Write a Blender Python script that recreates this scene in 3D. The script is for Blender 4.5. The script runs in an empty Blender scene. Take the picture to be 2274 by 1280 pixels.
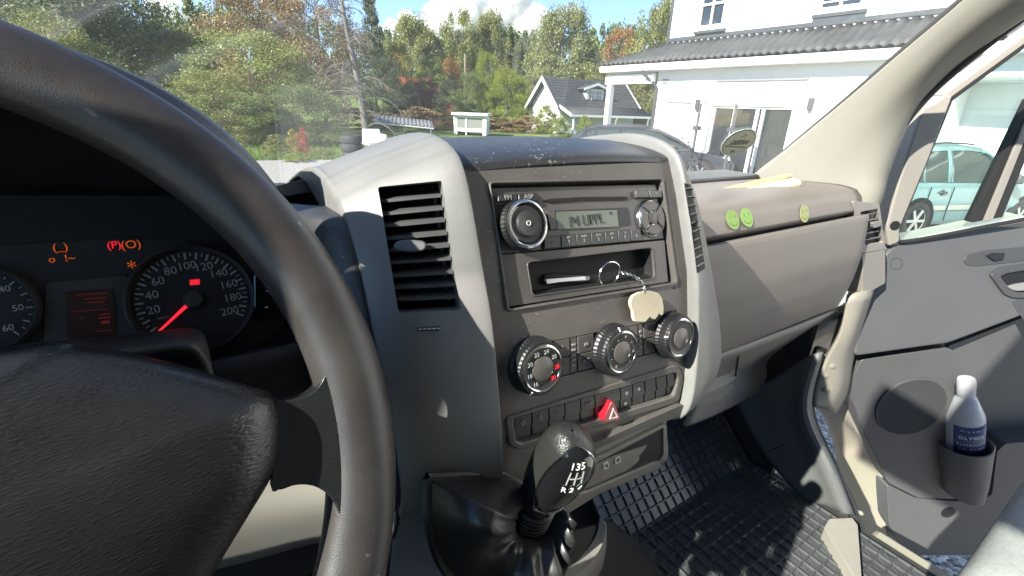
import bpy, bmesh, math, random
import numpy as np
from mathutils import Vector, Matrix
random.seed(7)
scene = bpy.context.scene
col = scene.collection

# ------------------------------------------------------------------ camera
FPX, CX, CY, IW = 1045.0, 1137.0, 640.0, 2274.0
_n = lambda v: np.array(v, float) / np.linalg.norm(v)
_D = _n((-103, 2710, 1045)); _L = _n((1613, -245, 1045)); _L = _n(_L - (_L @ _D) * _D)
RM = np.array([_L, np.cross(_L, _D), -_D])          # camera axes -> van axes (x right, y forward, z up)
CAM = np.array([0.0, 0.0, 1.8])
cd = bpy.data.cameras.new('camera'); cam = bpy.data.objects.new('camera', cd); col.objects.link(cam)
cd.sensor_width = 36.0; cd.lens = FPX / IW * 36.0; cd.clip_start = 0.01; cd.clip_end = 20000
_m = Matrix.Identity(4)
for i in range(3):
    _m[i][0] = RM[i][0]; _m[i][1] = -RM[i][1]; _m[i][2] = -RM[i][2]; _m[i][3] = CAM[i]
cam.matrix_world = _m
scene.camera = cam

# ------------------------------------------------------------------ light
SUN_EL, SUN_BACK = math.radians(33.0), math.radians(7.5)   # low autumn sun from the left, a little behind
to_sun = Vector((-math.cos(SUN_EL) * math.cos(SUN_BACK), -math.cos(SUN_EL) * math.sin(SUN_BACK), math.sin(SUN_EL)))
sd = bpy.data.lights.new('sun', 'SUN'); sd.energy = 3.8; sd.angle = math.radians(0.55); sd.color = (1.0, 0.95, 0.87)
so = bpy.data.objects.new('sun', sd); col.objects.link(so)
so.rotation_euler = to_sun.to_track_quat('Z', 'Y').to_euler(); so.location = (-20, -5, 12)
world = bpy.data.worlds.new('World'); scene.world = world; world.use_nodes = True
wn = world.node_tree; bg = wn.nodes['Background']
sky = wn.nodes.new('ShaderNodeTexSky'); sky.sky_type = 'NISHITA'; sky.sun_disc = False
sky.sun_elevation = SUN_EL; sky.sun_rotation = math.atan2(to_sun.x, to_sun.y)
sky.air_density = 1.0; sky.dust_density = 0.0; sky.ozone_density = 3.0; sky.altitude = 2500
wn.links.new(sky.outputs[0], bg.inputs[0]); bg.inputs[1].default_value = 0.082
vs = scene.view_settings; vs.view_transform = 'Standard'; vs.look = 'None'; vs.gamma = 1.0; vs.use_curve_mapping = False
vs.exposure = 1.95
scene.render.engine = 'CYCLES'
scene.cycles.max_bounces = 8; scene.cycles.diffuse_bounces = 6; scene.cycles.transparent_max_bounces = 24
scene.cycles.caustics_reflective = False; scene.cycles.caustics_refractive = False

# ------------------------------------------------------------------ pixel rays onto real surfaces
def ray(u, v): return RM @ np.array([(u - CX) / FPX, (v - CY) / FPX, 1.0])
def AX(u, v, x): r = ray(u, v); return CAM + r * (x / r[0])
def AY(u, v, y): r = ray(u, v); return CAM + r * (y / r[1])
def AZ(u, v, z): r = ray(u, v); return CAM + r * ((z - CAM[2]) / r[2])
class Plane:
    def __init__(s, p, n, up=(0, 0, 1)):
        s.p = np.array(p, float); s.n = _n(n); e = np.cross(np.array(up, float), s.n); s.ex = _n(e); s.ey = np.cross(s.n, s.ex)
    def pt(s, u, v, d=0.0):
        r = ray(u, v); return CAM + r * (((s.p - CAM) @ s.n) / (r @ s.n)) + s.n * d
    def frame(s, P): return s.ex, s.ey, s.n
    def loc(s, a, b, d=0.0): return s.p + s.ex * a + s.ey * b + s.n * d
class Profile:
    """surface extruded along x, y as a function of z, facing the driver"""
    def __init__(s, zs, ys): s.zs = np.array(zs); s.ys = np.array(ys)
    def y(s, z): return float(np.interp(z, s.zs, s.ys))
    def nrm(s, z):
        dy = (s.y(z + .012) - s.y(z - .012)) / .024; return _n((0, -1, dy))
    def pt(s, u, v, d=0.0):
        y = .3
        for i in range(40): P = AY(u, v, y); y = .5 * y + .5 * s.y(P[2])
        P = AY(u, v, y); return P + s.nrm(P[2]) * d
    def frame(s, P):
        n = s.nrm(P[2]); ex = np.array([1., 0, 0]); return ex, np.cross(n, ex), n

# ------------------------------------------------------------------ object helpers
INV = {}
def reg(o, name, parent, mat, world_space=True):
    if mat is not None:
        o.data.materials.append(mat)
    col.objects.link(o)
    if parent is not None:
        o.parent = parent
        if world_space: o.matrix_parent_inverse = INV.get(parent.name, Matrix.Identity(4))
    return o
def tag(o, label, cat=None, group=None, kind=None):
    if label: o['label'] = label
    if cat: o['category'] = cat
    if group: o['group'] = group
    if kind: o['kind'] = kind
    return o
def empty(name, loc, parent=None):
    o = bpy.data.objects.new(name, None); col.objects.link(o); o.location = loc; o.empty_display_size = .1
    if parent is None: INV[o.name] = Matrix.Translation(-Vector(loc))
    return o
def pivot(name, parent):                     # a part without a mesh of its own
    o = bpy.data.objects.new(name, None); col.objects.link(o); o.parent = parent
    o.matrix_parent_inverse = INV.get(parent.name, Matrix.Identity(4)); o.empty_display_size = .02
    return o
def mk(name, verts, faces, mat, parent=None, smooth=40, bevel=0, seg=2, solid=0, sub=0, ws=True):
    me = bpy.data.meshes.new(name); me.from_pydata([tuple(map(float, p)) for p in verts], [], faces)
    bm = bmesh.new(); bm.from_mesh(me); bmesh.ops.recalc_face_normals(bm, faces=bm.faces); bm.to_mesh(me); bm.free()
    return fin(name, me, mat, parent, smooth, bevel, seg, solid, sub, ws)
def fin(name, me, mat, parent=None, smooth=40, bevel=0, seg=2, solid=0, sub=0, ws=True):
    if smooth:
        me.polygons.foreach_set('use_smooth', [True] * len(me.polygons)); me.set_sharp_from_angle(angle=math.radians(smooth))
    o = bpy.data.objects.new(name, me); reg(o, name, parent, mat, ws)
    if solid:
        m = o.modifiers.new('solid', 'SOLIDIFY'); m.thickness = solid; m.offset = -1
    if bevel:
        m = o.modifiers.new('bevel', 'BEVEL'); m.width = bevel; m.segments = seg; m.limit_method = 'ANGLE'; m.angle_limit = math.radians(35)
    if sub:
        m = o.modifiers.new('sub', 'SUBSURF'); m.levels = sub; m.render_levels = sub
    return o
class MB:
    """collects shapes for one mesh"""
    def __init__(s): s.v = []; s.f = []
    def add(s, vs, fs):
        k = len(s.v); s.v += [tuple(map(float, p)) for p in vs]; s.f += [tuple(i + k for i in f) for f in fs]; return s
    def box(s, c, h, ax=None):
        c = np.array(c, float); ax = np.eye(3) if ax is None else np.array(ax)
        vs = [c + ax[0] * h[0] * i + ax[1] * h[1] * j + ax[2] * h[2] * k for k in (-1, 1) for j in (-1, 1) for i in (-1, 1)]
        return s.add(vs, [(0, 2, 3, 1), (4, 5, 7, 6), (0, 1, 5, 4), (2, 6, 7, 3), (0, 4, 6, 2), (1, 3, 7, 5)])
    def lim(s, a, b): a = np.array(a, float); b = np.array(b, float); return s.box((a + b) / 2, np.abs(b - a) / 2)
    def tube(s, path, r, n=8, cap=True):
        P = [np.array(p, float) for p in path]; m = len(P); rs = r if hasattr(r, '__len__') else [r] * m
        vs = []; prev = None
        for i in range(m):
            t = _n(P[min(i + 1, m - 1)] - P[max(i - 1, 0)])
            a = prev if prev is not None else (np.array([0, 0, 1.]) if abs(t[2]) < .9 else np.array([1., 0, 0]))
            a = _n(a - (a @ t) * t); prev = a; b = np.cross(t, a)
            for k in range(n):
                q = 2 * math.pi * k / n; vs.append(P[i] + rs[i] * (math.cos(q) * a + math.sin(q) * b))
        fs = [(i * n + k, i * n + (k + 1) % n, (i + 1) * n + (k + 1) % n, (i + 1) * n + k) for i in range(m - 1) for k in range(n)]
        if cap: fs += [tuple(range(n))[::-1], tuple((m - 1) * n + k for k in range(n))]
        return s.add(vs, fs)
    def prism(s, poly, dvec):
        n = len(poly); P = [np.array(p, float) for p in poly]; d = np.array(dvec, float)
        return s.add(P + [p + d for p in P], [tuple(range(n)), tuple(range(2 * n - 1, n - 1, -1))] + [(i, i + n, (i + 1) % n + n, (i + 1) % n) for i in range(n)])
    def lathe(s, prof, o, ax, n=32, cap=True):
        """prof: (radius, height) along axis ax from o"""
        ax = _n(ax); a = np.array([0, 0, 1.]) if abs(ax[2]) < .9 else np.array([1., 0, 0]); a = _n(a - (a @ ax) * ax); b = np.cross(ax, a); o = np.array(o, float)
        vs = [o + ax * h + r * (math.cos(2 * math.pi * k / n) * a + math.sin(2 * math.pi * k / n) * b) for r, h in prof for k in range(n)]
        m = len(prof); fs = [(i * n + k, i * n + (k + 1) % n, (i + 1) * n + (k + 1) % n, (i + 1) * n + k) for i in range(m - 1) for k in range(n)]
        if cap: fs += [tuple(range(n))[::-1], tuple((m - 1) * n + k for k in range(n))]
        return s.add(vs, fs)
    def grid(s, rows, close=False):
        m = len(rows); n = len(rows[0]); vs = [p for r in rows for p in r]
        fs = [(i * n + k, i * n + (k + 1) % n, (i + 1) * n + (k + 1) % n, (i + 1) * n + k) for i in range(m - 1) for k in range(n if close else n - 1)]
        return s.add(vs, fs)
    def build(s, name, mat, parent=None, **k): return mk(name, s.v, s.f, mat, parent, **k)
def cat(P, n):
    """Catmull-Rom through control points"""
    P = [np.array(p, float) for p in P]; Q = [2 * P[0] - P[1]] + P + [2 * P[-1] - P[-2]]; out = []
    for i in range(len(P) - 1):
        for k in range(n):
            t = k / n; a, b, c, d = Q[i:i + 4]
            out.append(.5 * (2 * b + (c - a) * t + (2 * a - 5 * b + 4 * c - d) * t * t + (3 * b - a - 3 * c + d) * t ** 3))
    out.append(P[-1]); return out
def loft(rows, nu, nv):
    R_ = [cat(r, nu) for r in rows]; cols = [cat([r[i] for r in R_], nv) for i in range(len(R_[0]))]
    return [[c[j] for c in cols] for j in range(len(cols[0]))]
def rpoly(pts, r, seg=4):
    if not r: return list(pts)
    out = []; n = len(pts)
    for i in range(n):
        p = np.array(pts[i], float); a = np.array(pts[i - 1], float) - p; b = np.array(pts[(i + 1) % n], float) - p
        la, lb = np.linalg.norm(a), np.linalg.norm(b); q = min(r, la * .48, lb * .48); p0 = p + a / la * q; p1 = p + b / lb * q
        for k in range(seg + 1):
            t = k / seg; out.append(tuple((1 - t) ** 2 * p0 + 2 * t * (1 - t) * p + t * t * p1))
    return out
def pp(name, pix, S, d0, d1, mat, parent, r=0, bevel=0, seg=2, smooth=40):
    """slab whose outline is given in photograph pixels on surface S, from depth d0 to d1 in front of it"""
    q = rpoly(pix, r); B = [S.pt(u, v, d0) for u, v in q]; T = [S.pt(u, v, d1) for u, v in q]; n = len(q)
    fs = [tuple(range(n))[::-1], tuple(range(n, 2 * n))] + [(i, (i + 1) % n, (i + 1) % n + n, i + n) for i in range(n)]
    return mk(name, B + T, fs, mat, parent, bevel=bevel, seg=seg, smooth=smooth)
def pframe(name, outer, inner, S, d0, d1, mat, parent, ro=0, ri=0, bevel=0):
    """flat frame (outline with an opening); both outlines have the same number of corners"""
    a = rpoly(outer, max(ro, .01)); b = rpoly(inner, max(ri, .01)); n = len(a)
    V = [S.pt(u, v, d) for d in (d0, d1) for poly in (a, b) for u, v in poly]; fs = []
    for i in range(n):
        j = (i + 1) % n
        fs += [(i, i + n, j + n, j), (2 * n + i, 2 * n + j, 3 * n + j, 3 * n + i), (i, j, 2 * n + j, 2 * n + i), (n + i, 3 * n + i, 3 * n + j, n + j)]
    return mk(name, V, fs, mat, parent, bevel=bevel)
def cut(o, cutters):
    for c in cutters:
        m = o.modifiers.new('cut', 'BOOLEAN'); m.operation = 'DIFFERENCE'; m.object = c; m.solver = 'EXACT'
    dg = bpy.context.evaluated_depsgraph_get(); me = bpy.data.meshes.new_from_object(o.evaluated_get(dg))
    o.modifiers.clear(); old = o.data; nm = old.name; o.data = me; bpy.data.meshes.remove(old); me.name = nm
    me.polygons.foreach_set('use_smooth', [True] * len(me.polygons)); me.set_sharp_from_angle(angle=math.radians(30))
    for c in cutters: bpy.data.objects.remove(c)
    return o
def text(name, s, P, fr, size, mat, parent, ax=0.5, rot=0, d=.0004, ext=.0002, ws=True, sx=1.0):
    """flat print: a line of lettering as thin raised mesh at P in frame (ex, ey, n)"""
    cu = bpy.data.curves.new(name, 'FONT'); cu.body = s; cu.size = size; cu.align_x = 'CENTER'; cu.align_y = 'CENTER'; cu.extrude = ext
    cu.resolution_u = 3
    tmp = bpy.data.objects.new('tmp', cu); me = bpy.data.meshes.new_from_object(tmp); bpy.data.objects.remove(tmp); me.name = name
    ex, ey, n = [np.array(q) for q in fr]; c, q = math.cos(rot), math.sin(rot); e1 = ex * c + ey * q; e2 = ey * c - ex * q
    for v in me.vertices:
        w = np.array(P) + e1 * v.co.x * sx + e2 * v.co.y + n * (v.co.z + d); v.co = Vector(w)
    me.materials.clear(); o = bpy.data.objects.new(name, me); reg(o, name, parent, mat, ws); return o

# ------------------------------------------------------------------ materials
def mat(name, c, rough=.5, metal=0, spec=.5, bump=None, var=None, coat=0, emit=None, speck=None, trans=0, wear=None):
    m = bpy.data.materials.new(name); m.use_nodes = True; nt = m.node_tree; b = nt.nodes['Principled BSDF']; N = nt.nodes.new; Lk = nt.links.new
    c4 = (*c, 1); b.inputs['Base Color'].default_value = c4; b.inputs['Roughness'].default_value = rough; b.inputs['Metallic'].default_value = metal
    b.inputs['Specular IOR Level'].default_value = spec; b.inputs['Coat Weight'].default_value = coat; b.inputs['Coat Roughness'].default_value = .08
    b.inputs['Transmission Weight'].default_value = trans
    tc = N('ShaderNodeTexCoord'); out = None
    if var:
        tx = N('ShaderNodeTexNoise'); tx.inputs['Scale'].default_value = var[0]; tx.inputs['Detail'].default_value = 6; tx.inputs['Roughness'].default_value = .65
        mx = N('ShaderNodeMix'); mx.data_type = 'RGBA'; Lk(tc.outputs['Object'], tx.inputs['Vector'])
        rp = N('ShaderNodeValToRGB'); rp.color_ramp.elements[0].position = .3; rp.color_ramp.elements[1].position = .7
        Lk(tx.outputs['Fac'], rp.inputs[0]); Lk(rp.outputs[0], mx.inputs[0])
        a = var[1]; mx.inputs[6].default_value = tuple(q * (1 - a) for q in c) + (1,); c2 = var[2] if len(var) > 2 else tuple(min(1, q * (1 + a)) for q in c); mx.inputs[7].default_value = (*c2, 1)
        out = mx.outputs[2]
        mr = N('ShaderNodeMapRange'); mr.inputs[3].default_value = max(.02, rough - .08); mr.inputs[4].default_value = min(1, rough + .08)
        Lk(tx.outputs['Fac'], mr.inputs[0]); Lk(mr.outputs[0], b.inputs['Roughness'])
    if speck:      # (scale, threshold, colour, stretch) dust and scuffs
        mp = N('ShaderNodeMapping'); mp.inputs['Scale'].default_value = speck[3]; tx = N('ShaderNodeTexNoise'); tx.inputs['Scale'].default_value = speck[0]; tx.inputs['Detail'].default_value = 2
        Lk(tc.outputs['Object'], mp.inputs[0]); Lk(mp.outputs[0], tx.inputs['Vector'])
        t2 = N('ShaderNodeTexNoise'); t2.inputs['Scale'].default_value = 14; Lk(tc.outputs['Object'], t2.inputs['Vector'])
        ad = N('ShaderNodeMath'); ad.operation = 'MULTIPLY_ADD'; ad.inputs[1].default_value = .35; Lk(t2.outputs['Fac'], ad.inputs[0]); Lk(tx.outputs['Fac'], ad.inputs[2])
        rp = N('ShaderNodeValToRGB'); rp.color_ramp.elements[0].position = speck[1]; rp.color_ramp.elements[1].position = speck[1] + .04
        Lk(ad.outputs[0], rp.inputs[0]); mx = N('ShaderNodeMix'); mx.data_type = 'RGBA'; Lk(rp.outputs[0], mx.inputs[0])
        if out: Lk(out, mx.inputs[6])
        else: mx.inputs[6].default_value = c4
        mx.inputs[7].default_value = (*speck[2], 1); out = mx.outputs[2]
    if out: Lk(out, b.inputs['Base Color'])
    if bump:       # (kind, scale, strength, distance, stretch)
        if bump[0] == 'v': tx = N('ShaderNodeTexVoronoi'); tx.feature = 'DISTANCE_TO_EDGE'; o_ = tx.outputs['Distance']
        else: tx = N('ShaderNodeTexNoise'); tx.inputs['Detail'].default_value = 5; o_ = tx.outputs['Fac']
        tx.inputs['Scale'].default_value = bump[1]; mp = N('ShaderNodeMapping'); mp.inputs['Scale'].default_value = bump[4] if len(bump) > 4 else (1, 1, 1)
        Lk(tc.outputs['Object'], mp.inputs[0]); Lk(mp.outputs[0], tx.inputs['Vector'])
        bp = N('ShaderNodeBump'); bp.inputs['Strength'].default_value = bump[2]; bp.inputs['Distance'].default_value = bump[3]
        Lk(o_, bp.inputs['Height']); Lk(bp.outputs[0], b.inputs['Normal'])
    if emit: b.inputs['Emission Color'].default_value = (*emit[0], 1); b.inputs['Emission Strength'].default_value = emit[1]
    return m
def glass(name, tint, dust=0.0, refl=.06, streak=None):
    """thin pane: clear, a little reflection, a film of dust that catches light"""
    m = bpy.data.materials.new(name); m.use_nodes = True; nt = m.node_tree; N = nt.nodes.new; Lk = nt.links.new
    nt.nodes.remove(nt.nodes['Principled BSDF']); o = nt.nodes['Material Output']
    tr = N('ShaderNodeBsdfTransparent'); tr.inputs[0].default_value = (*tint, 1); gl = N('ShaderNodeBsdfGlossy'); gl.inputs['Roughness'].default_value = .02
    lw = N('ShaderNodeFresnel'); lw.inputs[0].default_value = 1.45; ml = N('ShaderNodeMath'); ml.operation = 'MULTIPLY'; ml.inputs[1].default_value = refl / .04; ml.use_clamp = True
    Lk(lw.outputs[0], ml.inputs[0]); m1 = N('ShaderNodeMixShader'); Lk(ml.outputs[0], m1.inputs[0]); Lk(tr.outputs[0], m1.inputs[1]); Lk(gl.outputs[0], m1.inputs[2])
    last = m1
    if dust:
        df = N('ShaderNodeBsdfDiffuse'); tl = N('ShaderNodeBsdfTranslucent'); ms = N('ShaderNodeMixShader'); ms.inputs[0].default_value = .5
        for q in (df, tl): q.inputs[0].default_value = (.9, .92, .88, 1)
        Lk(df.outputs[0], ms.inputs[1]); Lk(tl.outputs[0], ms.inputs[2]); m2 = N('ShaderNodeMixShader'); Lk(m1.outputs[0], m2.inputs[1]); Lk(ms.outputs[0], m2.inputs[2])
        tc = N('ShaderNodeTexCoord'); t1 = N('ShaderNodeTexNoise'); t1.inputs['Scale'].default_value = 5; t1.inputs['Detail'].default_value = 7; Lk(tc.outputs['Object'], t1.inputs['Vector'])
        f = N('ShaderNodeMath'); f.operation = 'MULTIPLY'; f.inputs[1].default_value = dust * 1.6; Lk(t1.outputs['Fac'], f.inputs[0]); val = f.outputs[0]
        if streak:   # arcs left by the wiper round its pivot
            sp = N('ShaderNodeVectorMath'); sp.operation = 'DISTANCE'; sp.inputs[1].default_value = streak[0]; Lk(tc.outputs['Object'], sp.inputs[0])
            tn = N('ShaderNodeTexNoise'); tn.noise_dimensions = '1D'; tn.inputs['Scale'].default_value = streak[1]; tn.inputs['Detail'].default_value = 4; tn.inputs['Roughness'].default_value = .7; Lk(sp.outputs['Value'], tn.inputs['W'])
            rp = N('ShaderNodeMapRange'); rp.inputs[1].default_value = .52; rp.inputs[2].default_value = .8; rp.inputs[4].default_value = streak[2]; Lk(tn.outputs['Fac'], rp.inputs[0])
            sx = N('ShaderNodeSeparateXYZ'); Lk(tc.outputs['Object'], sx.inputs[0]); fa = N('ShaderNodeMapRange'); fa.inputs[1].default_value = streak[3]; fa.inputs[2].default_value = streak[4]; Lk(sx.outputs[0], fa.inputs[0])
            mu = N('ShaderNodeMath'); mu.operation = 'MULTIPLY'; Lk(rp.outputs[0], mu.inputs[0]); Lk(fa.outputs[0], mu.inputs[1])
            ad = N('ShaderNodeMath'); ad.operation = 'ADD'; ad.use_clamp = True; Lk(val, ad.inputs[0]); Lk(mu.outputs[0], ad.inputs[1]); val = ad.outputs[0]
        Lk(val, m2.inputs[0]); last = m2
    Lk(last.outputs[0], o.inputs['Surface']); return m

M = {}
M['trim'] = mat('grey_plastic_trim', (.215, .21, .198), .42, bump=('n', 900, .35, .0004), var=(25, .06))
M['trim_low'] = mat('lower_grey_plastic', (.30, .275, .24), .5, bump=('n', 900, .3, .0004), var=(9, .07))
M['fascia'] = mat('dark_fascia_plastic', (.108, .097, .088), .42, bump=('n', 1300, .3, .0003), var=(30, .1), speck=(300, .855, (.22, .21, .19), (1, 1, 2.2)))
M['cap'] = mat('dash_top_plastic', (.032, .033, .035), .36, bump=('n', 1200, .4, .0004), speck=(260, .835, (.22, .21, .19), (1.3, 1.3, 1)))
M['radio'] = mat('radio_plastic', (.082, .073, .067), .36, bump=('n', 1500, .2, .0002), var=(30, .1))
M['button'] = mat('button_plastic', (.035, .034, .034), .36, var=(60, .12))
M['black'] = mat('black_plastic', (.012, .012, .013), .42, bump=('n', 900, .2, .0003))
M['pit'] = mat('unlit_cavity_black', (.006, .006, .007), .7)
M['gloss'] = mat('gloss_black', (.008, .008, .009), .08, coat=1)
M['chrome'] = mat('satin_chrome', (.72, .72, .71), .18, metal=1)
M['steel'] = mat('steel', (.55, .55, .54), .3, metal=1)
M['slat'] = mat('vent_slat', (.11, .11, .11), .35)
M['glovebox'] = mat('glovebox_grain', (.225, .192, .165), .46, bump=('v', 330, .55, .0006), var=(7, .1))
M['dash'] = mat('dash_skin', (.04, .041, .044), .42, bump=('v', 700, .4, .0004), speck=(420, .92, (.2, .19, .17), (1, 1, 1)))
M['leather'] = mat('wheel_leather', (.016, .016, .017), .29, bump=('v', 420, .5, .0006, (.45, 1, 2.0)), var=(30, .2))
M['rim'] = mat('wheel_rim_leather', (.04, .0345, .033), .38, bump=('v', 900, .35, .0003), var=(26, .3), speck=(90, .90, (.16, .13, .11), (1, 1, 1)))
M['boot'] = mat('boot_leather', (.024, .023, .022), .36, bump=('n', 160, .35, .001))
M['knob'] = mat('knob_leather', (.022, .021, .02), .32, bump=('v', 700, .7, .0005))
M['dialface'] = mat('dial_face', (.012, .013, .017), .5)
M['cluster'] = mat('cluster_grey', (.045, .047, .047), .5, bump=('n', 900, .2, .0003))
M['print'] = mat('white_print', (.75, .75, .72), .6)
M['print_dim'] = mat('dim_print', (.30, .30, .29), .6)
M['dial_print'] = mat('dial_print', (.42, .42, .42), .6)
M['needle'] = mat('needle_red', (.65, .02, .03), .4, emit=((1, .03, .05), .25))
M['led_red'] = mat('lamp_red', (.3, .01, .01), .4, emit=((1, .02, .05), .22))
M['led_amber'] = mat('lamp_amber', (.4, .08, .01), .4, emit=((1, .16, .01), .10))
M['lcd_red'] = mat('cluster_display', (.045, .022, .02), .25, var=(60, .3))
M['lcd_mark'] = mat('display_mark', (.22, .03, .03), .4, emit=((.8, .03, .03), .015))
M['lcd'] = mat('radio_display', (.105, .125, .092), .2, var=(40, .08))
M['lcd_ink'] = mat('display_ink', (.03, .035, .028), .3)
M['red'] = mat('hazard_red', (.33, .008, .02), .3, coat=.4)
M['pillar'] = mat('pillar_cloth', (.27, .256, .215), .75, bump=('n', 1100, .4, .0005), var=(6, .05))
M['rubber'] = mat('seal_rubber', (.02, .019, .019), .6)
M['mat'] = mat('mat_rubber', (.072, .073, .078), .25, bump=('n', 300, .2, .0005), var=(10, .25))
M['carpet'] = mat('carpet', (.035, .033, .031), .95, bump=('n', 600, 1, .003), var=(40, .3))
M['door'] = mat('door_card_plastic', (.09, .09, .092), .48, bump=('n', 800, .35, .0005), var=(6, .05))
M['door_dark'] = mat('door_dark_plastic', (.055, .056, .058), .5, bump=('n', 800, .3, .0005))
M['speaker'] = mat('speaker_cloth', (.05, .05, .052), .8, bump=('v', 900, .8, .0008))
M['paint'] = mat('cream_van_paint', (.33, .30, .24), .38, coat=.5, var=(3, .08), speck=(18, .86, (.38, .29, .19), (1, 1, .6)))
M['seat'] = mat('seat_cloth', (.36, .365, .35), .9, bump=('n', 700, .8, .0015), var=(120, .12))
M['headliner'] = mat('headliner', (.72, .68, .6), .9)
M['plate'] = mat('hinge_paint', (.27, .25, .21), .4)

# ================================================================== THE VAN CAB
van = tag(empty('van', (.27, 0, .6)), 'cream van cab around the viewpoint with grey dashboard and open passenger door', 'van')
FAS = Profile([1.30, 1.34, 1.38, 1.42, 1.46, 1.50, 1.53, 1.57, 1.61, 1.66, 1.70, 1.73, 1.757, 1.80],
              [.345, .318, .293, .272, .256, .245, .241, .2425, .249, .260, .2755, .287, .300, .322])
XL, XR, XC = .153, .379, .266
mir = lambda p: np.array([2 * XC - p[0], p[1], p[2]])

# ---- centre console: dark fascia between two grey wings
fz = list(np.linspace(1.515, 1.757, 34))
def fas3(x, z, d=0.0): return np.array([x, FAS.y(z), z]) + FAS.nrm(z) * d
rows_f = [[fas3(x, z) for x in np.linspace(XL - .004, XR + .004, 24)] for z in fz]
rows_b = [[np.array([p[0], p[1] + .03, p[2]]) for p in r] for r in rows_f]
def slab(front, back):
    m = MB(); R_ = len(front); n = len(front[0]); vs = [p for r in front for p in r] + [p for r in back for p in r]; K = R_ * n
    fs = []
    for i in range(R_ - 1):
        for k in range(n - 1):
            a = i * n + k; fs += [(a, a + 1, a + n + 1, a + n), (K + a, K + a + n, K + a + n + 1, K + a + 1)]
    for k in range(n - 1): fs += [(k, K + k, K + k + 1, k + 1), ((R_ - 1) * n + k, (R_ - 1) * n + k + 1, K + (R_ - 1) * n + k + 1, K + (R_ - 1) * n + k)]
    for i in range(R_ - 1): fs += [(i * n, (i + 1) * n, K + (i + 1) * n, K + i * n), (i * n + n - 1, K + i * n + n - 1, K + (i + 1) * n + n - 1, (i + 1) * n + n - 1)]
    return m.add(vs, fs)
console = slab(rows_f, rows_b).build('centre_console', M['fascia'], van)
tag(console, 'dark centre console fascia')
zr = lambda x, y: (1080 + .24216 * x, 390 + .24216 * y)      # zoom on the radio
zc = lambda x, y: (1080 + .25 * x, 680 + .25 * y)            # zoom on the climate panel
z5 = lambda x, y: (740 + .3827 * x, 290 + .3827 * y)
z8 = lambda x, y: (800 + .46866 * x, 680 + .46866 * y)
def P(fn, *pts): return [fn(*q) for q in pts]
rec = P(zr, (28, 78), (1600, 38), (1733, 985), (197, 1232))
sw_out = P(zc, (165, 1010), (1560, 560), (1700, 520), (1738, 560), (1738, 690), (1690, 835), (1000, 1130), (300, 1255), (215, 1235))
cut(console, [pp('cutter', rec, FAS, -.05, .02, None, None, r=7), pp('cutter', P(zc, (230, 990), (1680, 580), (1702, 640), (1660, 800), (300, 1215), (255, 1195)), FAS, -.02, .02, None, None, r=8),
              pp('cutter', P(zc, (545, 318), (1515, 128), (1540, 405), (570, 655)), FAS, -.0022, .02, None, None, r=2)])
pframe('opening_lip', P(zr, (12, 62), (1612, 22), (1748, 998), (182, 1250)), P(zr, (30, 82), (1596, 44), (1728, 980), (200, 1226)), FAS, -.004, .0022, M['fascia'], console, ro=9, ri=7, bevel=.0008)
# grey wings with the ridge edge, wrapping forward on to the dash
ridge = [(.262, 1.488), (.238, 1.505), (.230, 1.53), (.2325, 1.57), (.239, 1.61), (.250, 1.66), (.2655, 1.70), (.277, 1.73), (.290, 1.757), (.306, 1.7705), (.337, 1.7775), (.38, 1.776), (.46, 1.762), (.62, 1.72)]
outer = [(.290, 1.500), (.258, 1.517), (.247, 1.545), (.2555, 1.583), (.265, 1.61), (.283, 1.65), (.305, 1.695), (.322, 1.722), (.345, 1.742), (.368, 1.749), (.40, 1.751), (.44, 1.744), (.50, 1.728), (.62, 1.695)]
def wing_rows(f):
    rows = []
    for ri_, ((ry, rz), (oy, oz)) in enumerate(zip(ridge, outer)):
        pr = [(XL + .003, ry + .014, rz - .004), (XL + .0015, ry + .001, rz), (XL - .004, ry - .0005, rz + .0005)]
        for s in (.35, .7): pr.append((XL - .068 * s, ry * (1 - s) + oy * s - .006 * math.sin(s * 3.14), rz * (1 - s) + oz * s + .003 * math.sin(s * 3.14)))
        wk = 1.0 if ri_ >= 8 else (.6 if ri_ == 7 else .25)
        pr += [(XL - .068, oy, oz), (XL - .068 - .004 * wk, oy + .005 * wk, oz - .001), (XL - .068 - .006 * wk, oy + .014 * wk, oz - .003), (XL - .068 - .0065 * wk, oy + .04 * wk, oz - .012)]
        rows.append([f(p) for p in pr])
    return rows
class Wing:
    def __init__(s, f): s.f = f; s.g = loft(wing_rows(f), 4, 3)
    def pt(s, u, v, d=0.0):
        y = .29
        for i in range(60):
            p = AY(u, v, y); x = p[0] if s.f is None_ else 2 * XC - p[0]; t = min(max((XL - x) / .068, 0), 1)
            ry = np.interp(p[2], [q[1] for q in ridge[1:11]], [q[0] for q in ridge[1:11]]); oy = np.interp(p[2], [q[1] for q in outer[1:11]], [q[0] for q in outer[1:11]])
            y = .6 * y + .4 * (ry * (1 - t) + oy * t - .006 * math.sin(t * 3.14))
        return AY(u, v, y) + s.nrm() * d
    def nrm(s): return _n((-.3, -1, .25)) if s.f is None_ else _n((.3, -1, .25))
    def frame(s, P): n = s.nrm(); ex = _n(np.cross((0, 0, 1), n)); return ex, np.cross(n, ex), n
None_ = lambda p: np.array(p, float)
WL, WR = Wing(None_), Wing(mir)
def wing(f, W, name, vent_pix):
    g = W.g; bk = [[p + (np.array([0, .020, -.004])) for p in r] for r in g]
    o = slab(g, bk).build(name, M['trim'], van)
    if vent_pix: cut(o, [pp('cutter', vent_pix, W, -.04, .03, None, None, r=6)])
    return o
ventL = P(z5, (258, 332), (622, 297), (738, 1040), (380, 1060))
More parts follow.
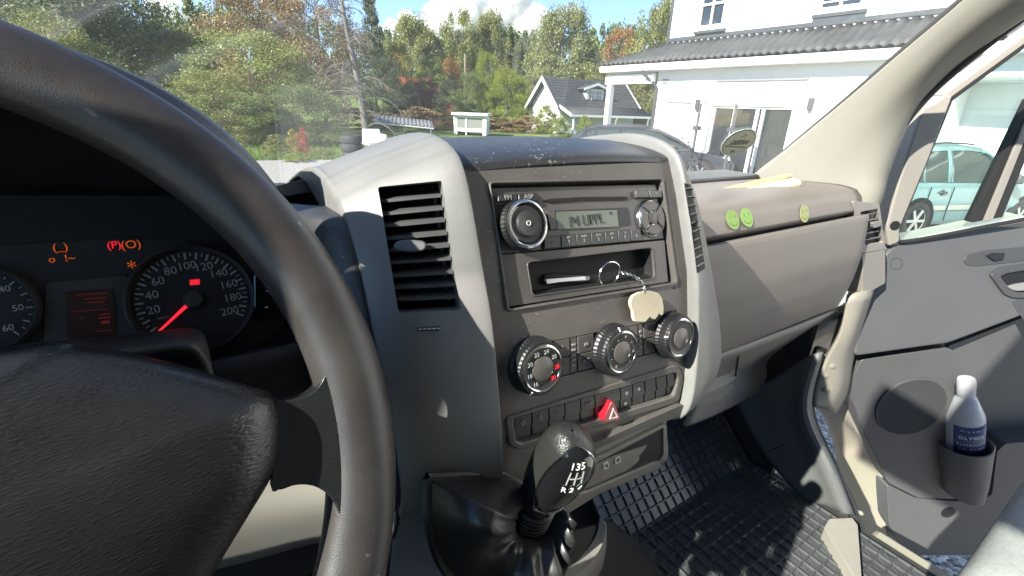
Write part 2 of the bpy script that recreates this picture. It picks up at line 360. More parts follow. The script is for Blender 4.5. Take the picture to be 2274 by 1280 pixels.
ventR = P(z5, (2036, 300), (2066, 312), (2154, 800), (2112, 832))
wingL = wing(None_, WL, 'console_wing', ventL); wingR = wing(mir, WR, 'console_wing', None)
ck = [[np.array([x, oy + dy, min(oz, 1.725) + dz]) for x, dy, dz in ((XL - .0685, .006, 0), (XL - .073, .007, 0), (XL - .083, .016, -.001), (XL - .094, .04, -.003), (XL - .100, .065, -.006), (XL - .103, .10, -.012))] for oy, oz in [(.40, 1.44)] + outer[:10]]
MB().grid(loft(ck, 4, 4)).build('dash_cheek', M['dash'], van)
# dark cap on top of the console
capp = [(.2995, 1.7595), (.303, 1.7645), (.318, 1.7690), (.345, 1.7725), (.39, 1.7735), (.44, 1.769), (.52, 1.752), (.64, 1.71)]
cg = loft([[np.array([x, y + .010 * abs((x - XC) / .115) ** 2.5 * 0, z - .004 * ((x - XC) / .113) ** 2]) for x in np.linspace(XL + .001, XR - .001, 7)] for y, z in capp], 4, 5)
slab(cg, [[p + np.array([0, .012, -.02]) for p in r] for r in cg]).build('console_top', M['cap'], van)

# ---- air vents
def vent(name, W, lines, box, f, knob):
    v = pivot(name, van); dd = f
    if dd: box = []
    B = [W.pt(*q, -.032 + dd) for q in box]; T = [W.pt(*q, -.001 + dd) for q in box]; n = 4
    m = MB()
    if box: m.add(B + T, [(0, 1, 2, 3)] + [(i, (i + 1) % 4, (i + 1) % 4 + 4, i + 4) for i in range(4)])
    if box: m.build('vent_duct', M['pit'], v, smooth=0)
    for (a, b) in lines:
        A_, B_ = W.pt(*a, -.004 + dd), W.pt(*b, -.004 + dd); nn = W.nrm(); up = np.array([0, 0, 1.]); mid = (A_ + B_) / 2 + nn * .0018
        fr = [A_, mid, B_]; fr = cat(fr, 4); bk = [q - nn * .018 + up * .003 for q in fr]
        g = MB(); t = up * .0010
        g.grid([[q + t for q in bk], [q + t for q in fr], [q - t for q in fr], [q - t for q in bk], [q + t for q in bk]])
        g.build('slat', M['slat'], v)
    return v
SL = [((265, 412), (630, 377)), ((280, 487), (640, 452)), ((294, 557), (654, 522)), ((306, 632), (666, 599)), ((316, 702), (680, 671)), ((330, 772), (690, 747)), ((345, 850), (704, 827)), ((357, 918), (715, 900)), ((370, 988), (726, 972))]
v1 = vent('air_vent', WL, [(z5(*a), z5(*b)) for a, b in SL], ventL, 0, None)
pp('vent_slider', P(z5, (345, 668), (370, 642), (430, 632), (520, 640), (537, 660), (525, 695), (450, 706), (360, 695)), WL, -.002, .007, M['slat'], v1, r=8, bevel=.002)
for i in range(6):
    a = z5(618 - i * 0 + i * 8, 420 + i * 60); b = z5(628 + i * 8, 470 + i * 60)
MB().tube([WL.pt(*z5(612, 345), -.02), WL.pt(*z5(700, 1010), -.02)], .0014, 6).build('vent_link', M['slat'], v1)
from mathutils.bvhtree import BVHTree
class Skin:
    """points on the outside of a modelled grid"""
    def __init__(s, g):
        n = len(g[0]); s.t = BVHTree.FromPolygons([tuple(map(float, p)) for r in g for p in r], [(a * n + k, a * n + k + 1, (a + 1) * n + k + 1, (a + 1) * n + k) for a in range(len(g) - 1) for k in range(n - 1)])
    def pt(s, u, v, d=0.0):
        r = _n(ray(u, v)); h = s.t.ray_cast(Vector(CAM), Vector(r))
        while h[0] is None: u -= 1.0; r = _n(ray(u, v)); h = s.t.ray_cast(Vector(CAM), Vector(r))
        n = np.array(h[1]); n = n if n @ r < 0 else -n; return np.array(h[0]) + n * d
RS = Skin(WR.g); v2 = pivot('air_vent', van)
vl = lambda f: z5(2036 + 74 * f + 4 * math.sin(f * 3.1), 306 + 522 * f); vr = lambda f: z5(2068 + 86 * f + 5 * math.sin(f * 3.1), 314 + 488 * f)
MB().grid([[RS.pt(vl(f)[0] * (1 - t) + vr(f)[0] * t, vl(f)[1] * (1 - t) + vr(f)[1] * t, .0008) for t in (0, .25, .5, .75, 1)] for f in np.linspace(0, 1, 24)]).build('vent_duct', M['pit'], v2)
for k in range(10):
    f = (k + .7) / 10.4; a, b = vl(f), vr(f)
    MB().grid([[RS.pt(a[0] + (b[0] - a[0]) * t, a[1] + (b[1] - a[1]) * t + dv - 3 * math.sin(t * 3.14), dd) for t in (.04, .25, .5, .75, .96)] for dv, dd in ((-1.6, .0009), (-1.0, .0028), (1.2, .0028), (1.6, .0009))]).build('slat', M['slat'], v2)
a, b = vl(.46), vr(.46); MB().grid([[RS.pt(a[0] + (b[0] - a[0]) * t, a[1] + dv, dd) for t in (.35, .6, .85)] for dv, dd in ((-8, .001), (-6, .005), (6, .005), (8, .001))]).build('vent_slider', M['trim'], v2)
tw = P(z5, (476, 1146), (490, 1126), (620, 1120), (636, 1140), (622, 1166), (492, 1170)); pp('vent_wheel_well', tw, WL, -.001, .0006, M['black'], wingL, r=5)
pp('vent_wheel', P(z5, (484, 1140), (625, 1133), (625, 1158), (486, 1163)), WL, 0, .0022, M['button'], wingL, r=4, bevel=.0008)
for k in range(5): pp('wheel_mark', P(z5, (492 + k * 27, 1147 - k * 1.3), (512 + k * 27, 1146 - k * 1.3), (512 + k * 27, 1153 - k * 1.3), (492 + k * 27, 1154 - k * 1.3)), WL, .002, .0026, M['print'], wingL)
pp('small_catch', P(z5, (2138, 870), (2160, 862), (2163, 895), (2142, 903)), WR, -.001, .001, M['black'], wingR)

# ---- radio
radio = pivot('radio', van); tag(radio, 'dark car radio above an open storage slot')
pp('back_plate', rec, FAS, -.04, -.012, M['pit'], radio, r=6)
rp_ = pp('radio_front', P(zr, (42, 102), (1578, 72), (1652, 578), (132, 718)), FAS, -.011, -.0025, M['radio'], radio, r=3, bevel=.0008)
for nm, q, t in (('band_button', [(105, 182), (275, 167), (284, 235), (104, 246)], 'FM'), ('band_button', [(292, 166), (458, 160), (476, 234), (294, 238)], 'ASP')):
    b = pp(nm, P(zr, *q), FAS, -.003, .0008, M['button'], radio, r=4, bevel=.0008); cxy = np.mean(q, 0); p0 = FAS.pt(*zr(*cxy), .0009)
    text('lettering', t, p0, FAS.frame(p0), .0052, M['print_dim'], b, rot=-.03)
pp('band_bezel', P(zr, (66, 184), (470, 154), (486, 246), (86, 268)), FAS, -.003, -.001, M['black'], radio, r=3)
for q, t in (([(1366, 140), (1482, 138), (1490, 204), (1376, 206)], '<'), ([(1492, 138), (1600, 138), (1606, 203), (1500, 205)], '>')):
    b = pp('seek_button', P(zr, *q), FAS, -.003, .0008, M['radio'], radio, r=2, bevel=.0006); p0 = FAS.pt(*zr(*np.mean(q, 0)), .0009); text('lettering', t, p0, FAS.frame(p0), .0035, M['print_dim'], b)
pp('disc_slot', P(zr, (545, 224), (600, 208), (930, 190), (1300, 188), (1324, 203), (1300, 220), (930, 222), (600, 244)), FAS, -.004, -.0021, M['pit'], radio, r=3)
pp('display_bezel', P(zr, (578, 322), (1312, 288), (1340, 450), (600, 497)), FAS, -.006, -.002, M['black'], radio, r=3)
pp('bezel_cheek', P(zr, (560, 322), (640, 320), (664, 492), (600, 498)), FAS, -.006, -.0015, M['radio'], radio, r=2, bevel=.0006)
lcd = pp('display', P(zr, (652, 330), (1208, 314), (1226, 466), (664, 491)), FAS, -.004, -.0014, M['lcd'], radio)
p0 = FAS.pt(*zr(935, 412), -.0013); text('lettering', 'P4 UPPL', p0, FAS.frame(p0), .0125, M['lcd_ink'], lcd, rot=-.0, sx=.86)
p0 = FAS.pt(*zr(1150, 345), -.0013); text('lettering', 'TP', p0, FAS.frame(p0), .003, M['lcd_ink'], lcd)
def dial(name, S, c, r, h, parent, teeth, parts):
    """turning knob standing out from surface S"""
    p0 = S.pt(*c); n = S.frame(p0)[2]; ex, ey = S.frame(p0)[:2]; m = MB(); N_ = teeth * 2
    rr = lambda k, q: q * (1 - .018 * (k % 2)); prof = [(1.06, -.001), (1.07, .002), (1.0, .0045), (1.0, h - .0015), (.95, h)]
    vs = [p0 + n * z + r * rr(k, q) * (math.cos(2 * math.pi * k / N_) * ex + math.sin(2 * math.pi * k / N_) * ey) for q, z in prof for k in range(N_)]
    fs = [(i * N_ + k, i * N_ + (k + 1) % N_, (i + 1) * N_ + (k + 1) % N_, (i + 1) * N_ + k) for i in range(len(prof) - 1) for k in range(N_)] + [tuple((len(prof) - 1) * N_ + k for k in range(N_))]
    m.add(vs, fs); o = m.build(name, M['black'], parent, smooth=25)
    for (nm, prof, mt) in parts: MB().lathe([(a * r, b) for a, b in prof], p0 + n * h, n, 40).build(nm, mt, o)
    return o, p0 + n * h
rk, pk = dial('volume_knob', FAS, zr(322, 458), .0182, .0075, radio, 42, [('knob_ring', [(.99, -.001), (.99, .0004), (.9, .0012), (.86, .0008), (.85, -.001)], M['chrome']), ('knob_face', [(.84, -.002), (.84, .0003), (.55, -.0006), (.55, .0)], M['gloss']), ('knob_button', [(.54, 0), (.54, .0012), (.48, .0022), (.2, .0015), (.01, .0012)], M['button'])])
text('lettering', 'O', pk + FAS.nrm(1.71) * .0019, FAS.frame(pk), .0055, M['print'], rk)
p0 = FAS.pt(*zr(1522, 392), -.002); n_ = FAS.nrm(p0[2]); pad = pivot('seek_pad', radio) if False else None
padb = MB().lathe([(.0172, -.001), (.0172, .0015), (.0163, .0026), (.0155, .002)], p0, n_, 40).build('pad_ring', M['chrome'], radio)
ex_, ey_, _ = FAS.frame(p0)
for k in range(4):
    a0, a1 = math.radians(45 + 90 * k + 4), math.radians(135 + 90 * k - 4); pts = [p0 + (.0152 * math.cos(a)) * ex_ + (.0152 * math.sin(a)) * ey_ for a in np.linspace(a0, a1, 9)] + [p0 + (.0062 * math.cos(a)) * ex_ + (.0062 * math.sin(a)) * ey_ for a in np.linspace(a1 - .1, a0 + .1, 6)]
    MB().prism(pts, n_ * .0034).build('pad_button', M['radio'], padb, bevel=.0008)
MB().lathe([(.0056, 0), (.0056, .0036), (.004, .0042), (.001, .0042)], p0, n_, 24).build('pad_button', M['radio'], padb)
ty = lambda x: 565 - (x - 525) * .0847; by = lambda x: 672 - (x - 525) * .087
pp('preset_bezel', P(zr, (525, ty(525) - 4), (1415, ty(1415) - 4), (1430, by(1430) + 3), (528, by(528) + 5)), FAS, -.003, -.0021, M['black'], radio)
bx = [533, 688, 830, 964, 1092, 1214, 1330, 1425]
for k in range(7):
    a, b = bx[k] + 4, bx[k + 1] - 4; q = [(a, ty(a)), (b, ty(b)), (b + 4, by(b)), (a + 3, by(a))]
    bt = pp('preset_button', P(zr, *q), FAS, -.003, -.0006, M['button'], radio, r=1.5, bevel=.0006); p0 = FAS.pt(*zr((a + b) / 2 + 2, ty((a + b) / 2) + 62), -.0005)
    text('lettering', ['/', '1', '2', '3', '4', '5', '6'][k], p0, FAS.frame(p0), .0042, M['print_dim'], bt)
    if 1 <= k <= 5: p0 = FAS.pt(*zr((a + b) / 2, ty((a + b) / 2) + 24), -.0005); text('lettering', ['', 'RPT', 'RND', 'SCN', 'MIX', 'TP', ''][k], p0, FAS.frame(p0), .0026, M['print_dim'], bt)
# open slot under the radio
slot = pivot('storage_slot', van)
so_, si_ = P(zr, (136, 726), (1655, 590), (1690, 978), (206, 1208)), P(zr, (388, 792), (1538, 657), (1560, 945), (438, 1104))
pframe('slot_frame', so_, si_, FAS, -.012, -.0022, M['radio'], slot, ro=3, ri=9, bevel=.0008)
pframe('slot_lip', P(zr, (378, 784), (1546, 648), (1570, 952), (428, 1116)), P(zr, (392, 798), (1534, 662), (1556, 942), (442, 1100)), FAS, -.004, -.0014, M['radio'], slot, ro=11, ri=9, bevel=.0006)
q = rpoly(si_, 9); n_ = len(q); fr_ = [FAS.pt(u, v, -.004) for u, v in q]; bk_ = [p + np.array([0, .075, .004]) for p in fr_]
MB().add(fr_ + bk_, [tuple(range(n_, 2 * n_))] + [(i, (i + 1) % n_, (i + 1) % n_ + n_, i + n_) for i in range(n_)]).build('slot_liner', M['pit'], slot)

# ---- climate panel
clim = pivot('climate_panel', van)
K3 = [('knob_ring', [(.86, -.001), (.86, .0006), (.80, .0014), (.76, .0008), (.75, -.001)], M['chrome']), ('knob_face', [(.75, -.002), (.75, .0004), (.46, -.0006), (.45, -.0006)], M['button']), ('knob_dome', [(.44, -.001), (.44, .001), (.3, .0022), (.01, .003)], M['radio'])]
ds = []
for c, tx in (((412, 518), ['16', '18', '20', '22', '24', '26', '28', '30']), ((1108, 378), ['v', '-', '-', '-', '^', '-', '>', '-']), ((1626, 254), [])):
    o, pc = dial('climate_knob', FAS, zc(*c), .0213, .0125, clim, 46, K3); ds.append(o); fr = FAS.frame(pc)
    for k, t in enumerate(tx):
        a = math.radians(232 - k * 40); text('lettering', t, pc + .0128 * (math.cos(a) * fr[0] + math.sin(a) * fr[1]), fr, .0046, M['print_dim'] if k not in (6, 7) or c[0] > 900 else M['led_red'], o, d=.0012)
    a = math.radians({412: 235, 1108: 95, 1626: 165}[c[0]]); e = math.cos(a) * fr[0] + math.sin(a) * fr[1]
    MB().tube([pc + e * .0187 + fr[2] * .0004, pc + e * .0218 - fr[2] * .0012], .0007, 6).build('knob_mark', M['print'], o)
pp('panel_plate', P(zc, (548, 320), (1512, 130), (1536, 402), (574, 652)), FAS, -.0035, -.0019, M['black'], clim)
tl = lambda x: 322 - (x - 545) * .196; bl = lambda x: 648 - (x - 570) * .255
md = lambda x: (tl(x) + bl(x)) / 2
for (a, b, t1, t2) in ((600, 738, '*', 'x'), (812, 952, 'm', 'AC'), (1222, 1340, '=', 'm'), (1396, 1512, ':', ':')):
    for (f0, f1, t) in ((tl, md, t1), (md, bl, t2)):
        q = [(a, f0(a) + 4), (b, f0(b) + 4), (b + 2, f1(b) - 4), (a + 2, f1(a) - 4)]
        bt = pp('climate_button', P(zc, *q), FAS, -.003, .0002, M['radio'], clim, r=1.5, bevel=.0006); p0 = FAS.pt(*zc(*np.mean(q, 0)), .0003)
        text('lettering', t, p0, FAS.frame(p0), .0062, M['print_dim'], bt)
for a, b, n_ in ((746, 804, 5), (1346, 1390, 4)):
    bt = pp('lamp_strip', P(zc, (a, tl(a) + 4), (b, tl(b) + 4), (b + 2, bl(b) - 4), (a + 2, bl(a) - 4)), FAS, -.003, -.0004, M['radio'], clim)
    for k in range(n_):
        yy = tl(a) + 55 + k * 46; pp('lamp_mark', P(zc, (a + 14, yy), (b - 12, yy - 6), (b - 12, yy + 10), (a + 14, yy + 16)), FAS, -.0004, .0002, M['print_dim'], bt)

# ---- switch row with the hazard button
sw = pivot('switch_row', van)
pframe('row_lip', P(zc, (160, 985), (1692, 512), (1745, 640), (1700, 850), (300, 1268), (190, 1235)), P(zc, (232, 992), (1678, 584), (1700, 640), (1660, 798), (302, 1213), (258, 1195)), FAS, -.004, .0016, M['fascia'], sw, ro=11, ri=7, bevel=.0012)
pp('row_back', P(zc, (235, 990), (1680, 582), (1702, 640), (1658, 800), (300, 1215), (258, 1196)), FAS, -.02, -.012, M['pit'], sw)
st = lambda x: 1003 - (x - 240) * .2805; sm = lambda x: 1104 - (x - 265) * .279; sb = lambda x: 1205 - (x - 290) * .302
ed = [244, 408, 562, 702, 842, 968, 1196, 1304, 1412, 1512, 1608, 1680]
for k in range(11):
    a, b = ed[k] + 3, ed[k + 1] - 3
    bt = pp('switch', P(zc, (a, st(a)), (b, st(b)), (b + 6, sm(b)), (a + 8, sm(a))), FAS, -.012, -.001, M['button'], sw, r=2, bevel=.0009)
    ic = {0: 'o', 1: 'h', 2: '-', 4: 'ASR', 6: 'n', 7: '+'}.get(k)
    if ic: p0 = FAS.pt(*zc((a + b) / 2 + 4, (st((a + b) / 2) + sm((a + b) / 2)) / 2), -.0008); text('lettering', ic, p0, FAS.frame(p0), .0075 if len(ic) < 3 else .004, M['print_dim'], bt)
    b2 = pp('switch', P(zc, (a + 9, sm(a) + 6), (b + 7, sm(b) + 6), (min(b + 12, 1655), sb(b)), (a + 16, sb(a))), FAS, -.012, -.003, M['button'], sw, r=2, bevel=.0009)
    if k == 6: p0 = FAS.pt(*zc((a + b) / 2 + 6, sm((a + b) / 2) + 48), -.0028); text('lettering', 'n', p0, FAS.frame(p0), .0075, M['print_dim'], b2)
hz = pp('hazard_button', P(zc, (1092, 812), (1168, 988), (996, 1014)), FAS, -.012, .0045, M['red'], sw, r=9, bevel=.0018, seg=3); tag(hz, 'red triangular hazard button')
pframe('hazard_mark', P(zc, (1094, 884), (1140, 966), (1060, 982)), P(zc, (1095, 906), (1126, 960), (1074, 970)), FAS, .0044, .0049, M['print'], hz)
for a, b in ((1490, 585),):
    pass
for u, v in ((1437, 640), (1497, 640), (1500, 690)): pp('drip_speck', [(u - 1.5, v - 2), (u + 1.5, v - 2), (u + 1.5, v + 2), (u - 1.5, v + 2)], FAS, 0, .0004, M['pit'], console)

# ---- lower console: grey body, socket panel, chin
lz = [1.525, 1.50, 1.46, 1.42, 1.38, 1.34, 1.315, 1.30]
hw = [.128, .128, .126, .120, .108, .090, .070, .050]; xc_ = [.266, .266, .266, .264, .262, .258, .256, .255]
rows = [[(c - w - .02, FAS.y(z) + .10, z - .01), (c - w, FAS.y(z) + .03, z), (c - w + .02, FAS.y(z) + .004, z), (c - w * .4, FAS.y(z), z), (c + w * .4, FAS.y(z), z), (c + w - .02, FAS.y(z) + .004, z), (c + w, FAS.y(z) + .03, z), (c + w + .01, FAS.y(z) + .10, z - .01)] for z, w, c in zip(lz, hw, xc_)]
rows.append([(.20 + .11 * k / 7, .47, 1.285) for k in range(8)])
lowc = MB().grid(loft(rows, 4, 4)).build('lower_console', M['trim_low'], van, solid=.006)
so8 = P(z8, (1000, 760), (1440, 545), (1452, 700), (1420, 760), (1060, 900), (985, 915)); si8 = P(z8, (1030, 770), (1424, 566), (1428, 690), (1408, 724), (1075, 866), (1015, 880))
pp('socket_panel', si8, FAS, -.004, .0012, M['black'], lowc, r=4)
pframe('socket_frame', so8, si8, FAS, -.004, .0035, M['trim_low'], lowc, ro=8, ri=4, bevel=.0012)
for (x, y) in ((1160, 752), (1215, 725)):
    o_ = [(x - 14, y - 9), (x + 11, y - 20), (x + 15, y + 7), (x - 10, y + 19)]; i_ = [(x + (a - x) * .66, y + (b - y) * .66) for a, b in o_]
    pframe('socket_mark', P(z8, *o_), P(z8, *i_), FAS, .001, .0018, M['print'], lowc, ro=3, ri=2)
pp('lower_lip', P(zc, (1000, 1150), (1700, 845), (1760, 880), (1690, 945), (1300, 1075), (900, 1250), (760, 1240)), FAS, -.002, .006, M['fascia'], console, r=8, bevel=.003, seg=3)
# side of the lower console going down to the floor, and the tunnel
side = [[AY(u, v, y) for u, v, y in r] for r in (
    [(878, 985, .262), (905, 1035, .262), (960, 1052, .258), (1050, 1062, .25), (1110, 1062, .25)],
    [(880, 1100, .275), (905, 1110, .272), (965, 1120, .265), (1050, 1130, .26), (1140, 1150, .265)],
    [(872, 1220, .29), (905, 1230, .285), (985, 1240, .275), (1080, 1250, .28), (1220, 1250, .29)],
    [(860, 1350, .31), (905, 1350, .30), (1010, 1350, .29), (1110, 1350, .30), (1270, 1330, .31)])]
MB().grid(loft(side, 4, 4)).build('console_side', M['trim'], van, solid=.006)

# ---- gear lever
gear = pivot('gear_lever', van)
GS = Plane((.2, .205, 1.5), (-.1, -.8, .55))
ka, kb = AY(1190, 1118, .212), AY(1254, 966, .19)       # neck and top of the knob
ax = _n(kb - ka); side_ = _n(np.cross(ax, (0, -1, .2))); side_ = -side_ if side_[0] < 0 else side_; fwd_ = np.cross(side_, ax); fwd_ = -fwd_ if fwd_[1] > 0 else fwd_
Lk_ = np.linalg.norm(kb - ka)
prof = [(-.30, .0125, .0125, 0), (-.12, .0130, .0130, 0), (.0, .0150, .016, .001), (.12, .0200, .021, .003), (.28, .0245, .0255, .0065), (.45, .0265, .028, .009), (.62, .0265, .028, .0105), (.78, .0245, .026, .0105), (.9, .0200, .0215, .009), (.985, .0115, .0125, .007), (1.02, .0012, .0012, .006)]
prof = [(t, a * .74, b * .74, c * .95) for t, a, b, c in prof]
def kp(t, a, k=1.0):
    T = [q[0] for q in prof]; rx, ry, sh = [np.interp(t, T, [q[i] for q in prof]) for i in (1, 2, 3)]
    ex = 2.0 / 2.4; cs, sn = math.cos(a), math.sin(a)
    return ka + ax * Lk_ * t + side_ * (rx * k * math.copysign(abs(cs) ** ex, cs) + sh) + fwd_ * ry * k * math.copysign(abs(sn) ** ex, sn)
tt = [q[0] for q in prof[:3]] + list(np.linspace(.06, .94, 22)) + [.965, .985, 1.0, 1.012, 1.02]
g = MB(); rows = [[kp(t, 2 * math.pi * k / 48) for k in range(48)] for t in tt]; g.grid(rows, close=True)
gk = g.build('gear_knob', M['knob'], gear, smooth=60)
cv = CAM - (ka + kb) / 2; ac_ = math.atan2(cv @ fwd_, cv @ side_); a0, a1 = ac_ - math.radians(92), ac_ + math.radians(28)
def ins(t, s): w = math.sin(max(0.02, min(1, (t - .05) / .93)) * math.pi) ** .35; am = (a0 + a1) / 2; return am + (s - .5) * (a1 - a0) * w
rows = [[kp(t, ins(t, s), 1.022) for s in np.linspace(0, 1, 21)] for t in np.linspace(.16, .985, 30)]
g = MB().grid(rows); MB().grid(rows).build('knob_insert', M['gloss'], gk, solid=.0006)
bd = [r[0] for r in rows] + rows[-1][1:-1] + [r[-1] for r in rows[::-1]] + rows[0][1:-1][::-1]
MB().tube(bd + [bd[0]], .0008, 6, cap=False).build('insert_rim', M['chrome'], gk)
for (s, t, tx, sz) in ((.60, .84, '1', .0075), (.46, .84, '3', .0075), (.33, .84, '5', .0075), (.60, .58, 'R', .0065), (.46, .58, '2', .0065), (.33, .58, '4', .0065)):
    p0 = kp(t, ins(t, s), 1.05); px = kp(t, ins(t, s) + .04, 1.05); py = kp(t + .02, ins(t + .02, s), 1.05); e1 = _n(px - p0); e2 = _n(py - p0); nn = _n(np.cross(e1, e2))
    sgn = 1 if nn @ (CAM - p0) > 0 else -1
    e1 = e1 if e1[0] > 0 else -e1; nn = nn if sgn > 0 else -nn
    text('lettering', tx, p0, (e1, np.cross(nn, e1), nn), sz, M['print'], gk)
def kl(s0, t0, s1, t1): return [kp(t0 + (t1 - t0) * q, ins(t0 + (t1 - t0) * q, s0 + (s1 - s0) * q), 1.045) for q in (0, .25, .5, .75, 1)]
gl_ = MB()
for s in (.60, .46, .33): gl_.tube(kl(s, .78, s, .64), .0005, 5)
gl_.tube(kl(.60, .71, .33, .71), .0005, 5); gl_.build('shift_pattern', M['print_dim'], gk)
for k in range(5):
    t = -.02 - k * .055; c = ka + ax * Lk_ * t
    MB().lathe([(.0135, -.0025), (.0158, -.001), (.0158, .001), (.0135, .0025)], c, ax, 28, cap=False).build('collar_ring', M['black'], gear)
# leather gaiter with folds
neck = ka - ax * Lk_ * .27
base = [AY(u, v, y) for u, v, y in ((948, 1062, .232), (1040, 1058, .232), (1130, 1062, .236), (1225, 1120, .235), (1240, 1180, .232), (1205, 1290, .225), (1140, 1340, .22), (1060, 1330, .215), (985, 1260, .212), (955, 1170, .218))]
bc = np.mean(base, 0); m_ = 120
B0 = cat(base + [base[0]], 12)[:-1]; rows = []
for i in range(15):
    s = i / 14; row = []
    for k in range(m_):
        th = 2 * math.pi * k / m_; b = B0[k % len(B0)]; dirn = b - bc; e = _n(dirn - (dirn @ ax) * ax)
        a = neck + e * .0145; q = s ** 1.15; p = a * (1 - q) + b * q; p = p + _n(GS.n) * (.046 * math.sin(math.pi * min(1, s * 1.02)) ** .8 * (.8 + .2 * math.cos(th * 2)))
        w = math.exp(-((s - .28) / .24) ** 2); fold = .0034 * math.sin(th * 12 + .8 * math.sin(s * 6 + th)) * w + .0020 * math.sin(s * 15 + 1.6 * math.sin(th * 2 + 1)) * w * (1 - .3 * s) + .004 * math.sin(th * 3 + 4 * s) * math.sin(math.pi * s)
        row.append(p + _n(GS.n) * fold + e * fold * .6)
    rows.append(row)
MB().grid(rows, close=True).build('gaiter', M['boot'], gear, smooth=70, sub=1)
MB().tube(B0 + [B0[0]], .0035, 8, cap=False).build('gaiter_frame', M['boot'], gear)

# ---- steering wheel
wheel = pivot('steering_wheel', van)
WC = np.array([-.143, .218, 1.654]); WT = .47; we1 = np.array([1., 0, 0]); we2 = np.array([0, math.sin(WT), math.cos(WT)]); wn_ = np.array([0, -math.cos(WT), math.sin(WT)])
WS = Plane(WC, wn_); WRR = .193
vs = []; NM, NT = 160, 28
rows = []
for i in range(NM):
    a = 2 * math.pi * i / NM; e = math.cos(a) * we1 + math.sin(a) * we2; row = []
    for k in range(NT):
        b = 2 * math.pi * k / NT; r_ = .0162 + .0012 * math.cos(2 * b); row.append(WC + e * (WRR + r_ * math.cos(b)) + wn_ * r_ * 1.06 * math.sin(b))
    rows.append(row)
rows.append(rows[0]); MB().grid(rows, close=True).build('rim', M['rim'], wheel, smooth=80)
def wl(p): q = np.array(p) - WC; return float(q @ we1), float(q @ we2)
WP = Plane(WC + wn_ * .016, wn_)
half = [wl(WP.pt(u, v)) for u, v in ((60, 757), (180, 768), (300, 790), (450, 830), (560, 864), (614, 884), (631, 930), (627, 1010), (606, 1072), (560, 1150), (510, 1232), (465, 1310), (420, 1390))]
half = [(max(a, .002), b) for a, b in half]; tp = [(0, half[0][1] + .001)] + half; bt_ = half[-1]; tp += [(bt_[0] * .6, bt_[1] - .012), (0, bt_[1] - .016)]
oc = [q[:2] for q in cat([np.array([a, b, 0]) for a, b in tp], 6)]; oc = [(a, b) for a, b in oc]; full = oc + [(-a, b) for a, b in oc[-2:0:-1]]
cy_ = np.mean([b for a, b in full]); rows = []
for s, h in ((1.0, -.02), (1.003, .004), (.992, .012), (.965, .0185), (.90, .0245), (.78, .030), (.6, .0345), (.4, .037), (.2, .038), (.02, .0385)):
    rows.append([WC + we1 * a * s + we2 * (cy_ + (b - cy_) * s) + wn_ * (h + .012 * math.exp(-((a - .02) / .05) ** 2) * (1 - s) * .0) for a, b in full])
pad = MB().grid(rows, close=True).build('airbag_pad', M['leather'], wheel, smooth=70, sub=1)
seam = [WC + we1 * a * .995 + we2 * (cy_ + (b - cy_) * .995) + wn_ * .009 for a, b in full]
sp = [(606, 888), (655, 884), (695, 866), (712, 836), (720, 812), (752, 800), (800, 830), (826, 920), (824, 1060), (806, 1140), (770, 1160), (746, 1140), (740, 1118), (726, 1092), (695, 1068), (650, 1064), (606, 1084)]
q = [wl(WS.pt(u, v)) for u, v in sp]; q = rpoly(q, .006, 3)
for s in (1, -1):
    B_ = [WC + we1 * a * s + we2 * b + wn_ * -.012 for a, b in q]; n_ = len(B_)
    T_ = [p + wn_ * .0235 for p in B_]
    mk('spoke', B_ + T_, [tuple(range(n_)), tuple(range(n_, 2 * n_))] + [(i, (i + 1) % n_, (i + 1) % n_ + n_, i + n_) for i in range(n_)], M['leather'], wheel, bevel=.006, seg=5, smooth=60)
for s in (1, -1): MB().prism([WC + we1 * a * s + we2 * b + wn_ * -.012 for a, b in ((.02, -.07), (.07, -.07), (.075, -.19), (.03, -.195))], wn_ * .02).build('spoke', M['leather'], wheel, bevel=.006, seg=3)
pp('pad_gap', [(608, 886), (624, 888), (637, 932), (633, 1012), (612, 1078), (600, 1080)], WS, -.002, .012, M['pit'], wheel, r=5)
MB().lathe([(.05, -.09), (.055, -.03), (.05, .0)], WC, wn_, 28).build('wheel_boss', M['black'], wheel)
p0 = WP.pt(238, 1042, .0165); MB().lathe([(.0011, 0), (.0009, .0004), (.0002, .0005)], p0, wn_, 6).build('paint_fleck', M['print'], pad)
# column shroud behind the wheel, ignition side
cs = [[AY(u, v, y) for u, v, y in r] for r in ([(150, 760, .40), (300, 742, .40), (420, 728, .40), (452, 742, .40), (466, 800, .40), (470, 900, .40)], [(140, 775, .34), (300, 760, .34), (420, 738, .34), (456, 752, .34), (470, 820, .34), (472, 900, .34)], [(120, 800, .285), (290, 775, .285), (410, 762, .285), (455, 790, .285), (480, 860, .285), (480, 960, .285)])]
MB().grid(loft(cs, 5, 4)).build('column_shroud', M['trim_low'] if False else M['cluster'], van, solid=.004)

